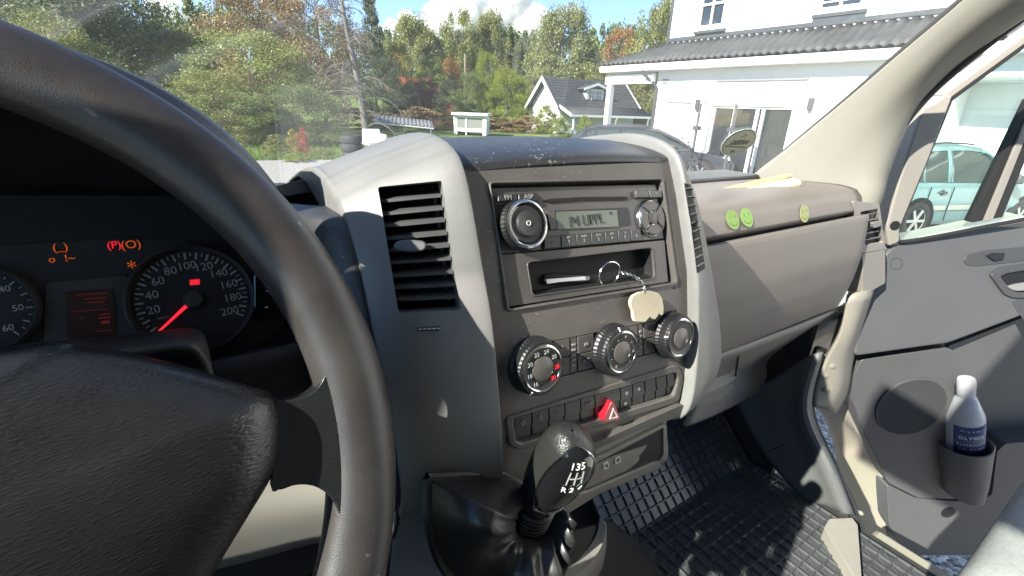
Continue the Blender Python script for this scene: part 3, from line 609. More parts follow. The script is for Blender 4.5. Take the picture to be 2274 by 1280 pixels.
# ---- instrument hood and cluster
hx, hwid, hz0, hz1 = -.142, .212, 1.60, 1.832
def arch(k, dx=0, dz=0):
    a = math.pi * k / 40; c, s = math.cos(a), math.sin(a); e = 2 / 2.5
    return hx + (hwid + dx) * math.copysign(abs(c) ** e, c), hz0 + (hz1 - hz0 + dz) * abs(s) ** e
rows = []
for (y, dx, dz) in ((.52, -.02, -.035), (.45, -.02, -.03), (.375, -.018, -.022), (.358, -.012, -.014), (.355, -.004, -.004), (.362, .002, .002), (.39, .006, .002), (.44, .012, -.008), (.50, .018, -.03), (.58, .03, -.07)):
    rows.append([np.array([arch(k, dx, dz)[0], y + .03 * (1 - math.sin(math.pi * k / 40)), arch(k, dx, dz)[1]]) for k in range(41)])
MB().grid(rows).build('instrument_hood', M['dash'], van, smooth=60)
clu = pivot('instrument_cluster', van)
bp_ = [np.array([arch(k, -.01, -.02)[0], .50, arch(k, -.01, -.02)[1]]) for k in range(41)]; MB().prism(bp_, (0, .01, 0)).build('hood_back', M['pit'], van)
CS = Plane((-.017, .42, 1.65), (0, -math.cos(.33), math.sin(.33)))
pp('cluster_back', [(-420, 430), (640, 430), (660, 800), (-420, 900)], CS, -.012, -.008, M['pit'], clu)
pp('cluster_mask', [(-300, 560), (0, 545), (240, 530), (400, 532), (520, 560), (600, 620), (640, 720), (560, 780), (-300, 860)], CS, -.008, -.005, M['dialface'], clu, r=20)
pp('display_surround', [(96, 628), (282, 610), (300, 745), (300, 770), (90, 790)], CS, -.006, -.0035, M['cluster'], clu, r=6, bevel=.0008)
ds_ = pp('trip_display', [(143, 648), (250, 640), (258, 746), (148, 758)], CS, -.0036, -.0028, M['lcd_red'], clu, r=4)
for (a, b, w, h) in ((165, 655, 70, 2), (185, 664, 50, 2), (190, 672, 40, 2), (160, 692, 80, 1.5), (220, 698, 22, 3), (216, 706, 28, 3), (222, 714, 20, 6), (212, 736, 34, 1.5)):
    pp('display_mark', [(a, b), (a + w, b - w * .07), (a + w, b + h - w * .07), (a, b + h)], CS, -.0028, -.0025, M['lcd_mark'], ds_)
def gauge(c, rpx, a0, a1, nums, name, sweep0):
    pc = CS.pt(*c); ex, ey, n = CS.frame(pc); e_ = CS.pt(c[0] + rpx, c[1]); R_ = np.linalg.norm(e_ - pc)
    d_ = MB().lathe([(R_ * .97, -.004), (R_ * .97, -.002), (R_ * .01, -.002)], pc, n, 64).build('dial', M['dialface'], clu); tag(d_, name)
    MB().lathe([(R_ * 1.05, -.006), (R_ * 1.05, .004), (R_ * 1.01, .006), (R_ * .97, .004), (R_ * .95, -.002)], pc, n, 72, cap=False).build('dial_ring', M['cluster'], clu)
    tk = MB(); nn = len(nums)
    for k in range((nn - 1) * 4 + 1):
        a = math.radians(a0 + (a1 - a0) * k / ((nn - 1) * 4)); e = math.cos(a) * ex + math.sin(a) * ey; L_ = .13 if k % 2 == 0 else .07
        tk.box(pc + e * R_ * (.90 - L_ / 2) - n * .0014, (R_ * L_ / 2, R_ * (.016 if k % 2 == 0 else .009), .0002), (e, np.cross(n, e), n))
    tk.build('dial_ticks', M['dial_print'], d_, smooth=0)
    for k, t in enumerate(nums):
        if not t: continue
        a = math.radians(a0 + (a1 - a0) * k / (nn - 1)); text('lettering', t, pc + (math.cos(a) * ex + math.sin(a) * ey) * R_ * .645 - n * .0016, (ex, ey, n), R_ * .21, M['dial_print'], d_, rot=.06)
    return pc, ex, ey, n, R_, d_
pc, ex, ey, n, R_, d_ = gauge((430, 665), 132, 212, -32, ['', '20', '40', '60', '80', '100', '120', '140', '160', '180', '200'], 'speedometer marked to 200', 0)
a = math.radians(218); e = math.cos(a) * ex + math.sin(a) * ey; f_ = np.cross(n, e)
MB().prism([pc + e * R_ * .1 + f_ * R_ * .035, pc + e * R_ * .82 + f_ * R_ * .018, pc + e * R_ * .82 - f_ * R_ * .018, pc + e * R_ * .1 - f_ * R_ * .035], n * .0012).build('needle', M['needle'], clu)
MB().lathe([(R_ * .17, -.002), (R_ * .17, .003), (R_ * .14, .005), (R_ * .01, .0055)], pc, n, 32).build('needle_hub', M['cluster'], clu)
pp('warning_lamp', [(421, 622), (443, 620), (444, 632), (422, 634)], CS, -.0018, -.0012, M['led_red'], clu)
p0 = CS.pt(362, 706); text('lettering', 'km/h', p0, CS.frame(p0), R_ * .085, M['print_dim'], d_)
gauge((-48, 690), 132, 224, -52, ['0', '10', '20', '30', '40', '50', '60'], 'rev counter half hidden', 0)
for (u, v, tx, s_, c) in ((130, 549, '(_)', .0075, 'led_amber'), (111, 576, 'o', .007, 'led_amber'), (152, 573, '!~', .007, 'led_amber'), (251, 544, '(P)', .0075, 'led_red'), (289, 543, '(O)', .0085, 'led_amber'), (292, 595, '*', .013, 'led_amber')):
    p0 = CS.pt(u, v, -.0045); text('warning_lamp', tx, p0, CS.frame(p0), s_, M[c], clu, ext=.0002)
pmp = pp('button_pod', [(560, 600), (610, 590), (640, 640), (636, 700), (580, 712), (560, 690)], CS, -.006, .006, M['gloss'], clu, r=14, bevel=.002)
for (u, v, t) in ((596, 647, '+'), (590, 680, '-')): p0 = CS.pt(u, v, .006); text('lettering', t, p0, CS.frame(p0), .010, M['print'], pmp)

# ---- left dashboard body
DL = Profile([1.30, 1.36, 1.42, 1.48, 1.54, 1.60, 1.64, 1.67, 1.69], [.43, .40, .385, .38, .385, .392, .395, .41, .45])
rows = [[np.array([x, DL.y(z), z]) for x in np.linspace(-.66, .10, 20)] for z in np.linspace(1.33, 1.61, 14)]
MB().grid(rows).build('dash_panel', M['dash'], van, solid=.01)
rows = [[np.array([x, y, z]) for x in np.linspace(-.66, .125, 12)] for y, z in ((.47, 1.60), (.46, 1.66), (.47, 1.688), (.52, 1.697), (.62, 1.70), (.76, 1.685))]
MB().grid(rows).build('dash_top', M['dash'], van, solid=.01)
DT = Plane((.1, .455, 1.7), (0, -1, .3))
pp('sunlit_dash_strip', [(540, 436), (640, 408), (742, 392), (752, 396), (752, 420), (668, 432), (540, 456)], DT, -.04, .006, M['trim'], van, r=4, bevel=.002)  # lighter strip laid on the dark dash top, sunlight put into its colour
pp('defrost_slot', [(540, 458), (668, 433), (752, 421), (752, 456), (540, 480)], DT, -.02, .001, M['pit'], van)
bl_ = pivot('blank_switches', van); B1 = [(532, 788), (672, 766), (682, 842), (545, 864)]
pframe('switch_bezel', B1, [(545, 796), (664, 777), (671, 838), (553, 856)], DL, -.004, .004, M['gloss'], bl_, ro=6, ri=3, bevel=.001)
pp('switch_blank', [(548, 797), (663, 779), (667, 806), (551, 823)], DL, -.004, .002, M['black'], bl_, r=2, bevel=.0006)
pp('switch_blank', [(552, 826), (606, 818), (608, 846), (555, 853)], DL, -.004, .002, M['black'], bl_, r=2, bevel=.0006)
pp('switch_blank', [(609, 817), (668, 808), (670, 836), (611, 845)], DL, -.004, .002, M['black'], bl_, r=2, bevel=.0006)
kn = [[AY(u, v, y) for u, v, y in r] for r in ([(380, 1090, .37), (560, 1060, .37), (740, 1035, .36), (900, 1010, .33)], [(380, 1180, .36), (560, 1150, .355), (740, 1120, .345), (920, 1110, .33)], [(380, 1290, .37), (560, 1245, .365), (740, 1200, .355), (930, 1190, .34)])]
MB().grid(loft(kn, 4, 4)).build('knee_panel', M['trim_low'], van, solid=.006)
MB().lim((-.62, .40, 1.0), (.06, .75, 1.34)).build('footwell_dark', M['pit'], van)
pp('key_slot', [(873, 1085), (884, 1080), (888, 1118), (877, 1122)], Plane((.1, .27, 1.5), (-.4, -1, .2)), 0, .004, M['steel'], van, r=2)
MB().tube([AY(884, 1120, .262), AY(884, 1160, .262), AY(874, 1195, .262)], .0016, 6).build('cable', M['black'], van)

# ---- passenger side of the dashboard
GB = Profile([1.27, 1.31, 1.35, 1.39, 1.42, 1.46, 1.50, 1.55, 1.60, 1.64, 1.66, 1.672, 1.68], [.50, .462, .43, .405, .392, .383, .377, .375, .380, .386, .393, .405, .43])
zt = list(np.linspace(1.634, 1.672, 8))
rows = [[np.array([x, GB.y(z), z]) for x in np.linspace(.44, 1.085, 24)] for z in zt]
rows += [[np.array([x, y, z - .01 * max(0, x - .9)]) for x in np.linspace(.44, 1.085, 24)] for y, z in ((.418, 1.677), (.44, 1.679), (.50, 1.677), (.60, 1.668), (.72, 1.645))]
dr = MB().grid(rows).build('passenger_dash', M['glovebox'], van, solid=.012)
tag(dr, 'grey grained top panel of the passenger dashboard')
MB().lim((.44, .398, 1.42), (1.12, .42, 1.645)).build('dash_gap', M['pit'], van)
rows = [[np.array([x, GB.y(z), z]) for x in np.linspace(.44, 1.088, 26)] for z in np.linspace(1.432, 1.627, 18)]
gbx = MB().grid(rows).build('glovebox', M['glovebox'], van, solid=.012, bevel=.002); tag(gbx, 'grey grained glovebox lid')
MB().lim((.5, .392, 1.628), (1.086, .400, 1.633)).build('glovebox_edge', M['door_dark'], gbx)
# end cap with the side vent
EP = Plane(GB.pt(1930, 540) - np.array([0, .004, 0]), (-.12, -1, .06)); pv = [(1906, 470), (1944, 463), (1957, 538), (1918, 545)]
ecap = pframe('dash_end_cap', [(1890, 446), (1948, 452), (1962, 552), (1911, 562)], pv, EP, -.07, .004, M['trim_low'], van, ro=6, ri=2, bevel=.002)
pp('end_block', [(1911, 563), (1962, 553), (1962, 628), (1913, 656)], EP, -.07, .0035, M['trim_low'], ecap, r=3, bevel=.002)
sv = pivot('air_vent', van); pp('vent_duct', pv, EP, -.065, -.005, M['pit'], sv)
for k in range(5):
    f = (k + .6) / 5.4; a = (1907 + 12 * f, 471 + 73 * f); b = (1945 + 12 * f, 464 + 73 * f)
    pp('slat', [(a[0], a[1] - 1.1), (b[0], b[1] - 1.1), (b[0], b[1] + 1.0), (a[0], a[1] + 1.0)], EP, -.006, .0015, M['slat'], sv)
pp('vent_slider', [(1928, 494), (1948, 490), (1950, 500), (1930, 506)], EP, -.002, .008, M['trim'], sv, r=3, bevel=.001)
pp('vent_wheel', [(1900, 492), (1905, 492), (1908, 522), (1903, 522)], EP, .002, .008, M['trim'], ecap, r=2)
# lower trim with flap
lt = [[GB.pt(u, v) for u, v in r] for r in ([(1545, 800), (1600, 780), (1700, 744), (1800, 706), (1905, 662)], [(1540, 850), (1600, 828), (1700, 790), (1800, 745), (1900, 690)], [(1532, 905), (1600, 880), (1690, 835), (1790, 775), (1875, 725)], [(1515, 945), (1590, 915), (1680, 868), (1770, 815), (1840, 775)])]
MB().grid(loft(lt, 5, 5)).build('lower_dash_trim', M['trim_low'], van, solid=.008)
GF = Plane(GB.pt(1600, 830), (0, -1, .35))
fl = pp('coin_flap', [(1570, 800), (1640, 775), (1633, 838), (1612, 852), (1562, 876)], GF, -.002, .006, M['trim_low'], van, r=4, bevel=.0015)
pp('flap_latch', [(1566, 797), (1573, 792), (1573, 812), (1563, 836), (1560, 815)], GF, .004, .011, M['black'], fl, r=2)
pp('coin_tray', [(1540, 884), (1618, 850), (1630, 858), (1600, 888), (1545, 906)], GF, -.002, .003, M['pillar'], fl, r=6, bevel=.001)
pp('trim_groove', [(1878, 678), (1884, 675), (1858, 752), (1853, 752)], GB, -.001, .0012, M['pit'], van)
pp('trim_groove', [(1640, 775), (1643, 774), (1634, 842), (1631, 842)], GB, -.001, .0012, M['pit'], van)
# dark far edge of the dash under the windscreen
MB().lim((.40, .60, 1.655), (1.08, .70, 1.676)).build('dash_far_edge', M['dash'], van, bevel=.006)
# ---- stickers on the dash
for (u, v, c, lab) in ((1626, 489, (.22, .34, .08), 'left of the pair'), (1657, 484, (.23, .39, .08), 'right of the pair'), (1785, 475, (.40, .39, .17), 'single')):
    p0 = GB.pt(u, v, .0008); fr = GB.frame(p0); m_ = mat('sticker_green', c, .5, var=(60, .1)); s = MB().lathe([(.015, 0), (.015, .0006), (.0005, .0006)], p0, fr[2], 28).build('smiley_sticker', m_, gbx); tag(s, lab + ' round green smiling face sticker')
    ink = M['sticker_ink'] = M.get('sticker_ink') or mat('sticker_ink', (.15, .30, .05), .6)
    f = MB()
    for dx in (-.0055, .0055): f.box(p0 + fr[0] * dx + fr[1] * .005 + fr[2] * .0008, (.0011, .0024, .0003), fr)
    pts = [p0 + fr[0] * .009 * math.cos(a) + fr[1] * .009 * math.sin(a) + fr[2] * .0008 for a in np.linspace(math.radians(205), math.radians(335), 9)]
    f.tube(pts, .0007, 5); f.build('smile', ink, s)

# ---- right windscreen pillar, windscreen, seals
lx = [1.10, 1.09, 1.075, 1.06, 1.045, 1.02]; Lp = [(1655, 415), (1760, 325), (1880, 225), (2000, 120), (2140, 0), (2480, -290)]
Rp = [(1922, 452), (1942, 380), (1985, 272), (2052, 180), (2180, 70), (2560, -180)]
A_ = [AX(u, v, x) for (u, v), x in zip(Lp, lx)]; B_ = [AX(u, v, x) for (u, v), x in zip(Rp, [1.12, 1.125, 1.125, 1.12, 1.11, 1.08])]
prw = [[a, a * .72 + b * .28 + np.array([-.012, -.006, 0]), a * .4 + b * .6 + np.array([-.016, -.01, 0]), b + np.array([-.004, 0, 0]), b + np.array([.03, -.004, 0])] for a, b in zip(A_, B_)]
prw.insert(0, [p + np.array([.01, .02, -.12]) for p in prw[0]])
pil = MB().grid(loft(prw, 5, 6)).build('windscreen_pillar', M['pillar'], van, solid=.012); tag(pil, 'pale cloth covered right pillar')
MB().tube(cat([a + np.array([-.003, .004, 0]) for a in A_], 6), .004, 6).build('pillar_seal', M['rubber'], van)
def sealpath(pts, x): return cat([AX(u, v, x_) for (u, v), x_ in zip(pts, x if hasattr(x, '__len__') else [x] * len(pts))], 6)
for off, r_, m_ in ((0, .0125, 'rubber'), (-9, .006, 'trim')):
    MB().tube(sealpath([(1936 + off, 470), (1950 + off, 395), (1990 + off, 292), (2060 + off, 203), (2165 + off, 112), (2290 + off, 15), (2600, -230)], 1.15), r_, 10).build('door_seal', M[m_], van)
# left pillar mirrored, roof, bulkhead and driver's side with its window
mirx = lambda p: np.array([2 * XC - p[0], p[1], p[2]])
MB().grid(loft([[mirx(p) for p in r] for r in prw], 5, 6)).build('windscreen_pillar', M['pillar'], van, solid=.012)
WSB, WST = np.array([0, .705, 1.575]), np.array([0, -.075, 2.39])
wsr = []
for s in np.linspace(-.02, 1, 12):
    p = WSB * (1 - s) + WST * s; hw_ = .86 - .11 * s; wsr.append([np.array([XC + hw_ * t, p[1] - .045 * abs(t) ** 2.5 * 0 - .0, p[2]]) for t in np.linspace(-1, 1, 17)])
M['screen'] = glass('windscreen_glass', (.93, .95, .94), dust=.065, refl=.006, streak=((.25, .72, 1.58), 32, .24, .16, -.2))
wscr = MB().grid(wsr).build('windscreen', M['screen'], van)
wdir = _n(WST - WSB); WN = _n(np.cross((1, 0, 0), wdir)); WN = WN if WN[1] < 0 else -WN
SC = Plane(WSB, WN)
# round-cornered inspection sticker on the glass
p0 = SC.pt(1637, 313, .003); fr = SC.frame(p0)
zo = lambda x, y: (1400 + .21988 * x, 180 + .21988 * y)
stk = [(905, 690), (915, 635), (960, 570), (1040, 510), (1130, 478), (1210, 472), (1255, 495), (1275, 545), (1255, 605), (1200, 665), (1120, 715), (1030, 742), (960, 742), (920, 722)]
M['stick_white'] = mat('sticker_edge', (.75, .8, .74), .5); M['stick'] = mat('sticker_film', (.36, .42, .35), .5); M['stick_ink'] = mat('sticker_dark', (.08, .11, .09), .5)
s0 = pp('oval_sticker', [zo(*q) for q in stk], SC, .002, .0026, M['stick_white'], wscr, r=4); tag(s0, 'oval sticker reading DEKRA at the foot of the windscreen')
cxy = np.mean(stk, 0); sc_ = lambda k: [zo(cxy[0] + (x - cxy[0]) * k, cxy[1] + (y - cxy[1]) * k) for x, y in stk]
pp('sticker_line', sc_(.94), SC, .0026, .0029, M['stick_ink'], s0, r=4); pp('sticker_field', sc_(.89), SC, .0029, .0032, M['stick'], s0, r=4)
pa, pb = SC.pt(*zo(1000, 612), .0034), SC.pt(*zo(1185, 608), .0034); e1 = _n(pb - pa); e2 = np.cross(WN, e1); sz = np.linalg.norm(pb - pa)
text('lettering', 'DEKRA', (pa + pb) / 2, (e1, e2, WN), sz * .30, M['stick_ink'], s0)
pp('sticker_mark', [zo(*q) for q in ((1105, 562), (1150, 545), (1172, 538), (1150, 520), (1140, 520), (1156, 536), (1140, 545), (1112, 552))], SC, .0032, .0035, M['stick_ink'], s0)
pp('sticker_bar', [zo(*q) for q in ((945, 640), (1140, 652), (1160, 664), (950, 652))], SC, .0032, .0035, M['stick_ink'], s0)
pp('sticker_bar', [zo(*q) for q in ((1005, 690), (1045, 688), (1040, 708), (1000, 710))], SC, .0032, .0035, M['stick_ink'], s0)
MB().lim((-.62, -1.05, 2.43), (1.17, -.06, 2.49)).build('roof', M['headliner'], van, bevel=.02)
MB().lim((-.68, -1.10, .9), (1.22, -1.04, 2.47)).build('bulkhead', M['trim_low'], van)
sd_ = MB(); sd_.lim((-.72, -1.05, .6), (-.64, .75, 1.50)); sd_.build('driver_door', M['door'], van)
MB().lim((-.72, -1.05, 1.50), (-.64, -.70, 2.47)).build('driver_rear_post', M['trim_low'], van)
MB().lim((-.70, -.70, 2.30), (-.62, .06, 2.47)).build('driver_header', M['trim_low'], van)
M['sideglass'] = glass('door_glass', (.88, .94, .91), refl=.008)
MB().add([(-.69, -.70, 1.50), (-.69, .72, 1.50), (-.66, .05, 2.30), (-.66, -.70, 2.30)], [(0, 1, 2, 3)]).build('driver_window', M['sideglass'], van)
MB().lim((1.14, -1.05, .6), (1.22, -.85, 2.47)).build('passenger_rear_post', M['trim_low'], van)
MB().lim((1.12, -.85, 2.33), (1.20, .0, 2.47)).build('passenger_header', M['trim_low'], van)
MB().lim((-.66, -1.04, .86), (1.13, .50, .935)).build('floor', M['carpet'], van)
MB().add([(-.66, .50, .93), (1.13, .50, .93), (1.13, .84, 1.22), (-.66, .84, 1.22), (-.66, .84, 1.60), (1.13, .84, 1.60)], [(0, 1, 2, 3), (3, 2, 5, 4)]).build('firewall', M['carpet'], van)

# ---- floor: tunnel cover, kick panel, sill
tun = [[AZ(u, v, z) for u, v, z in r] for r in ([(1180, 1190, 1.28), (1260, 1180, 1.25), (1320, 1165, 1.16), (1350, 1160, 1.0), (1352, 1158, .95)], [(1180, 1250, 1.24), (1270, 1235, 1.2), (1350, 1210, 1.1), (1400, 1210, 1.0), (1415, 1215, .95)], [(1180, 1330, 1.2), (1290, 1310, 1.15), (1390, 1280, 1.06), (1450, 1280, .98), (1470, 1285, .95)], [(1180, 1480, 1.2), (1300, 1440, 1.12), (1440, 1400, 1.04), (1520, 1390, .98), (1540, 1395, .95)])]
MB().grid(loft(tun, 5, 5)).build('tunnel_cover', M['carpet'], van, solid=.006)
brk = cat([AZ(u, v, z) for u, v, z in ((1338, 1160, 1.17), (1328, 1205, 1.17), (1296, 1250, 1.18), (1240, 1290, 1.2), (1180, 1330, 1.2))], 6)
MB().grid([[p + np.array([0, 0, q]) + np.array(w) for p in brk] for q, w in ((-.03, (0, .01, 0)), (.008, (0, .006, 0)), (.01, (-.004, -.012, 0)), (-.03, (-.006, -.02, 0)))]).build('console_bracket', M['trim_low'], van, solid=.003)
kick = [[AX(u, v, x) for u, v, x in r] for r in ([(1630, 880, 1.10), (1700, 850, 1.105), (1760, 815, 1.105), (1812, 785, 1.08), (1822, 780, 1.10)], [(1655, 935, 1.10), (1720, 905, 1.105), (1762, 890, 1.10), (1786, 880, 1.075), (1798, 880, 1.10)], [(1700, 1010, 1.10), (1745, 985, 1.10), (1770, 960, 1.095), (1793, 945, 1.07), (1806, 944, 1.10)], [(1760, 1080, 1.10), (1790, 1065, 1.10), (1815, 1050, 1.09), (1838, 1040, 1.07), (1850, 1038, 1.10)], [(1800, 1115, 1.105), (1830, 1120, 1.10), (1850, 1130, 1.09), (1880, 1140, 1.07), (1892, 1145, 1.10)])]
MB().grid(loft(kick, 5, 5)).build('kick_panel', mat('kick_plastic', (.13, .13, .13), .5, bump=('n', 800, .3, .0005)), van, solid=.006)
pp('kick_groove', [(1708, 1000), (1742, 986), (1743, 988), (1709, 1003)], Plane((1.095, 0, 1), (-1, 0, 0)), 0, .002, M['pit'], van)
MB().tube(sealpath([(1822, 775), (1800, 830), (1793, 885), (1803, 945), (1842, 1030), (1892, 1135), (1930, 1240)], [1.13, 1.13, 1.13, 1.13, 1.13, 1.13, 1.13]), .012, 10).build('door_seal', M['rubber'], van)
MB().tube(sealpath([(1832, 775), (1809, 832), (1802, 885), (1813, 945), (1854, 1030), (1902, 1130)], 1.14), .005, 8).build('door_seal', M['rubber'], van)
SP = Plane((0, 0, .975), (0, 0, 1), (0, 1, 0))
sill = pp('sill_plate', [(1830, 1172), (1842, 1152), (1893, 1150), (1905, 1166), (1914, 1290), (1905, 1292)], SP, -.03, .0, M['trim_low'], van, r=3, bevel=.004)
MB().lim((1.10, -.9, .78), (1.17, .20, .93)).build('sill', M['paint'], van, bevel=.01)
MB().lim((1.116, .42, .90), (1.135, .86, 1.62)).build('footwell_side', M['carpet'], van)
# painted front post with the door hinge
fp = [[AX(u, v, x) for u, v, x in r] for r in ([(1880, 655, 1.13), (1910, 645, 1.15), (1930, 640, 1.20)], [(1862, 735, 1.13), (1885, 735, 1.15), (1900, 735, 1.21)], [(1828, 800, 1.13), (1862, 800, 1.16), (1884, 800, 1.22)], [(1806, 860, 1.13), (1850, 865, 1.17), (1872, 870, 1.23)], [(1802, 900, 1.13), (1830, 905, 1.17), (1850, 915, 1.23)])]
MB().grid(loft(fp, 5, 4)).build('front_post', M['plate'], van, solid=.01)
HP = Plane(AX(1835, 830, 1.145), (-.75, -.65, 0)); hg = pp('door_hinge', [(1815, 792), (1836, 786), (1857, 800), (1858, 815), (1849, 866), (1840, 873), (1803, 848), (1806, 815)], HP, -.01, .006, M['plate'], van, r=5, bevel=.002)
for u, v in ((1844, 808), (1828, 830), (1830, 861)): p0 = HP.pt(u, v, .006); MB().lathe([(.011, 0), (.011, .002), (.007, .003), (.007, .007), (.0055, .008), (.001, .008)], p0, HP.n, 6).build('hinge_bolt', M['plate'], hg)

# ---- passenger door, swung wide open
door = pivot('passenger_door', van); tag(door, 'grey passenger door swung wide open')
dt = math.radians(125); DD = np.array([math.sin(dt), math.cos(dt), 0]); DN = np.array([DD[1], -DD[0], 0])
DP = Plane((1.27, .39, 0), DN); DU = Plane(DP.pt(1990, 540), DN * .965 + np.array([0, 0, .26]))
DLW = Plane(DP.p + DN * .02, DN)
def far(a, z, d=0): return DP.p + DD * a + np.array([0, 0, z]) + DN * d
pp('door_core', [(1976, 548), (2300, 484), (2300, 1100), (2120, 1222), (2010, 1222), (1968, 1190), (1960, 1070), (1905, 950), (1890, 870), (1900, 780), (1930, 640)], DP, -.07, -.012, M['paint'], door, r=4, bevel=.006)
pp('upper_card', [(1972, 556), (2000, 540), (2140, 514), (2420, 462), (2420, 640), (2260, 705), (2108, 762), (1896, 792), (1906, 730), (1926, 645)], DU, -.06, .0, M['door'], door, r=14, bevel=.008, seg=4)
pp('speaker_panel', [(1903, 790), (2090, 766), (2106, 772), (2100, 1000), (2112, 1098), (2028, 1095), (1962, 1062), (1910, 955), (1882, 880), (1888, 820)], DLW, -.05, .018, M['door'], door, r=8, bevel=.004)
p0 = DLW.pt(2010, 894, .0182); rs = abs(np.linalg.norm(DLW.pt(2010, 834, .018) - p0)); sg = MB().lathe([(rs, -.002), (rs, .002), (rs * .97, .0035), (rs * .93, .003), (rs * .5, .005), (.001, .006)], p0, DN, 48).build('speaker_grille', M['speaker'], door)
MB().lathe([(rs * 1.02, -.002), (rs * 1.02, .0035), (rs * .985, .004), (rs * .98, 0)], p0, DN, 48, cap=False).build('speaker_ring', M['door'], door)
pp('pocket_back', [(2108, 770), (2265, 710), (2420, 650), (2420, 990), (2200, 985), (2108, 985)], DP, -.06, -.002, M['door'], door)
# bottle holder and pocket
dpr = [0, .05, .072, .078, .072, .05, 0]; dpl = lambda d: Plane(DLW.p + DN * d, DN)
Pb, Pt = dpl(.030).pt(2138, 1078), dpl(.030).pt(2146, 842); bax = _n(Pt - Pb); H_ = np.linalg.norm(Pt - Pb); R0 = .037
def hring(t, r_, lift=0.0):
    o = Pb + bax * H_ * t; return [o + DD * r_ * 1.08 * math.cos(q) + DN * (r_ * 1.12 * max(math.sin(q), -.62)) + np.array([0, 0, lift * math.cos(q)]) for q in np.linspace(-.7, math.pi + .7, 25)]
MB().grid([hring(-.09, .030), hring(-.08, .040), hring(.1, .046), hring(.36, .049, .01), hring(.43, .050, .014), hring(.435, .048, .014), hring(.42, .044, .014), hring(.1, .041)]).build('bottle_holder', M['door'], door)
pp('door_pocket', [(2190, 985), (2210, 968), (2420, 950), (2420, 1085), (2270, 1090), (2140, 1102), (2180, 1080)], DLW, -.05, .03, M['door'], door, r=6, bevel=.006)
kp_ = pp('door_kick_panel', [(1962, 1068), (2028, 1101), (2140, 1107), (2270, 1094), (2420, 1070), (2420, 1225), (2105, 1226), (2020, 1226), (1990, 1200), (1968, 1160)], DLW, -.06, .012, M['door'], door, r=9, bevel=.005)
p0 = DLW.pt(2097, 1130, .0125); MB().lathe([(.018, 0), (.018, .001), (.001, .001)], p0, DN, 24).build('lock_hole', M['pit'], kp_)
p0 = DU.pt(1991, 586, .0003); MB().lathe([(.0135, 0), (.0135, .0007), (.0125, .0007), (.0125, 0)], p0, DU.n, 28, cap=False).build('screw_cover', M['door_dark'], door)
pp('switch_plate', [(2138, 580), (2146, 566), (2190, 556), (2300, 546), (2310, 566), (2290, 578), (2170, 592), (2146, 590)], DU, -.002, .0016, M['door_dark'], door, r=6, bevel=.001)
pp('window_switch', [(2186, 568), (2206, 562), (2226, 562), (2222, 576), (2202, 580)], DU, .001, .007, M['black'], door, r=3, bevel=.001)
hs = pframe('handle_surround', [(2194, 610), (2218, 594), (2330, 578), (2330, 660), (2244, 662), (2226, 654)], [(2215, 614), (2232, 607), (2320, 592), (2320, 646), (2256, 649), (2238, 642)], DU, -.002, .006, M['door_dark'], door, ro=7, ri=7, bevel=.0015)
pp('handle_cup', [(2212, 612), (2230, 605), (2325, 590), (2325, 650), (2254, 652), (2234, 645)], DU, -.002, .0006, M['pit'], door, r=5)
pp('door_pull', [(2230, 636), (2250, 630), (2330, 618), (2330, 640), (2252, 646), (2238, 644)], DU, .0, .010, M['trim'], door, r=5, bevel=.002)
pp('arm_recess', [(2246, 672), (2262, 664), (2330, 650), (2330, 720), (2290, 736)], DU, -.001, .0008, M['door_dark'], door, r=5)
# window opening: sail panel, frame, divider, glass
pp('window_sail', [(1966, 545), (1960, 500), (1988, 400), (2020, 300), (2040, 240), (2066, 230), (2088, 212), (2106, 212), (2050, 360), (1990, 505), (1990, 535)], DP, -.03, .012, M['trim_low'], door, r=6, bevel=.004)
p0 = DP.pt(1978, 498, .012); MB().lathe([(.010, 0), (.010, .002), (.001, .002)], p0, DN, 20).build('sail_plug', M['black'], door)
pp('frame_bar', [(2086, 212), (2290, 62), (2500, -95), (2500, -70), (2290, 84), (2106, 218)], DP, -.03, .008, M['trim_low'], door, bevel=.003)
pp('frame_seal', [(2104, 216), (2290, 80), (2500, -76), (2500, -68), (2290, 90), (2106, 224)], DP, -.012, .010, M['rubber'], door)
pp('glass_divider', [(2157, 494), (2224, 482), (2330, 220), (2292, 220)], DP, -.02, .002, M['rubber'], door)
pp('divider_strip', [(2180, 490), (2200, 486), (2304, 225), (2290, 225)], DP, .001, .006, M['trim_low'], door, bevel=.001)
pp('window_glass', [(1990, 530), (2102, 214), (2290, 80), (2500, -70), (2500, 430), (2274, 486), (2010, 538)], DP, -.014, -.010, M['sideglass'], door)
MB().tube(cat([DP.pt(u, v, .004) for u, v in ((2106, 222), (2050, 362), (1994, 500), (1990, 525), (2002, 536), (2100, 520), (2274, 486), (2430, 455))], 6), .0045, 8).build('window_rubber', M['rubber'], door)
# painted hinge edge of the door
he = [[DP.pt(u, v, d) for u, v, d in r] for r in ([(1905, 690, -.05), (1920, 690, -.02), (1925, 690, .0)], [(1880, 790, -.06), (1893, 795, -.03), (1900, 795, .0)], [(1866, 868, -.07), (1884, 872, -.03), (1895, 872, .0)], [(1838, 915, -.10), (1880, 925, -.04), (1905, 945, .0)], [(1886, 985, -.10), (1918, 985, -.04), (1940, 1010, .0)], [(1908, 1060, -.10), (1940, 1060, -.04), (1964, 1066, .0)], [(1918, 1140, -.10), (1950, 1140, -.04), (1968, 1150, .0)], [(1908, 1215, -.10), (1950, 1205, -.04), (1975, 1200, .0)], [(1920, 1236, -.10), (1965, 1232, -.04), (2010, 1226, .0)])]
MB().grid(loft(he, 5, 4)).build('door_edge', M['paint'], door, solid=.006)

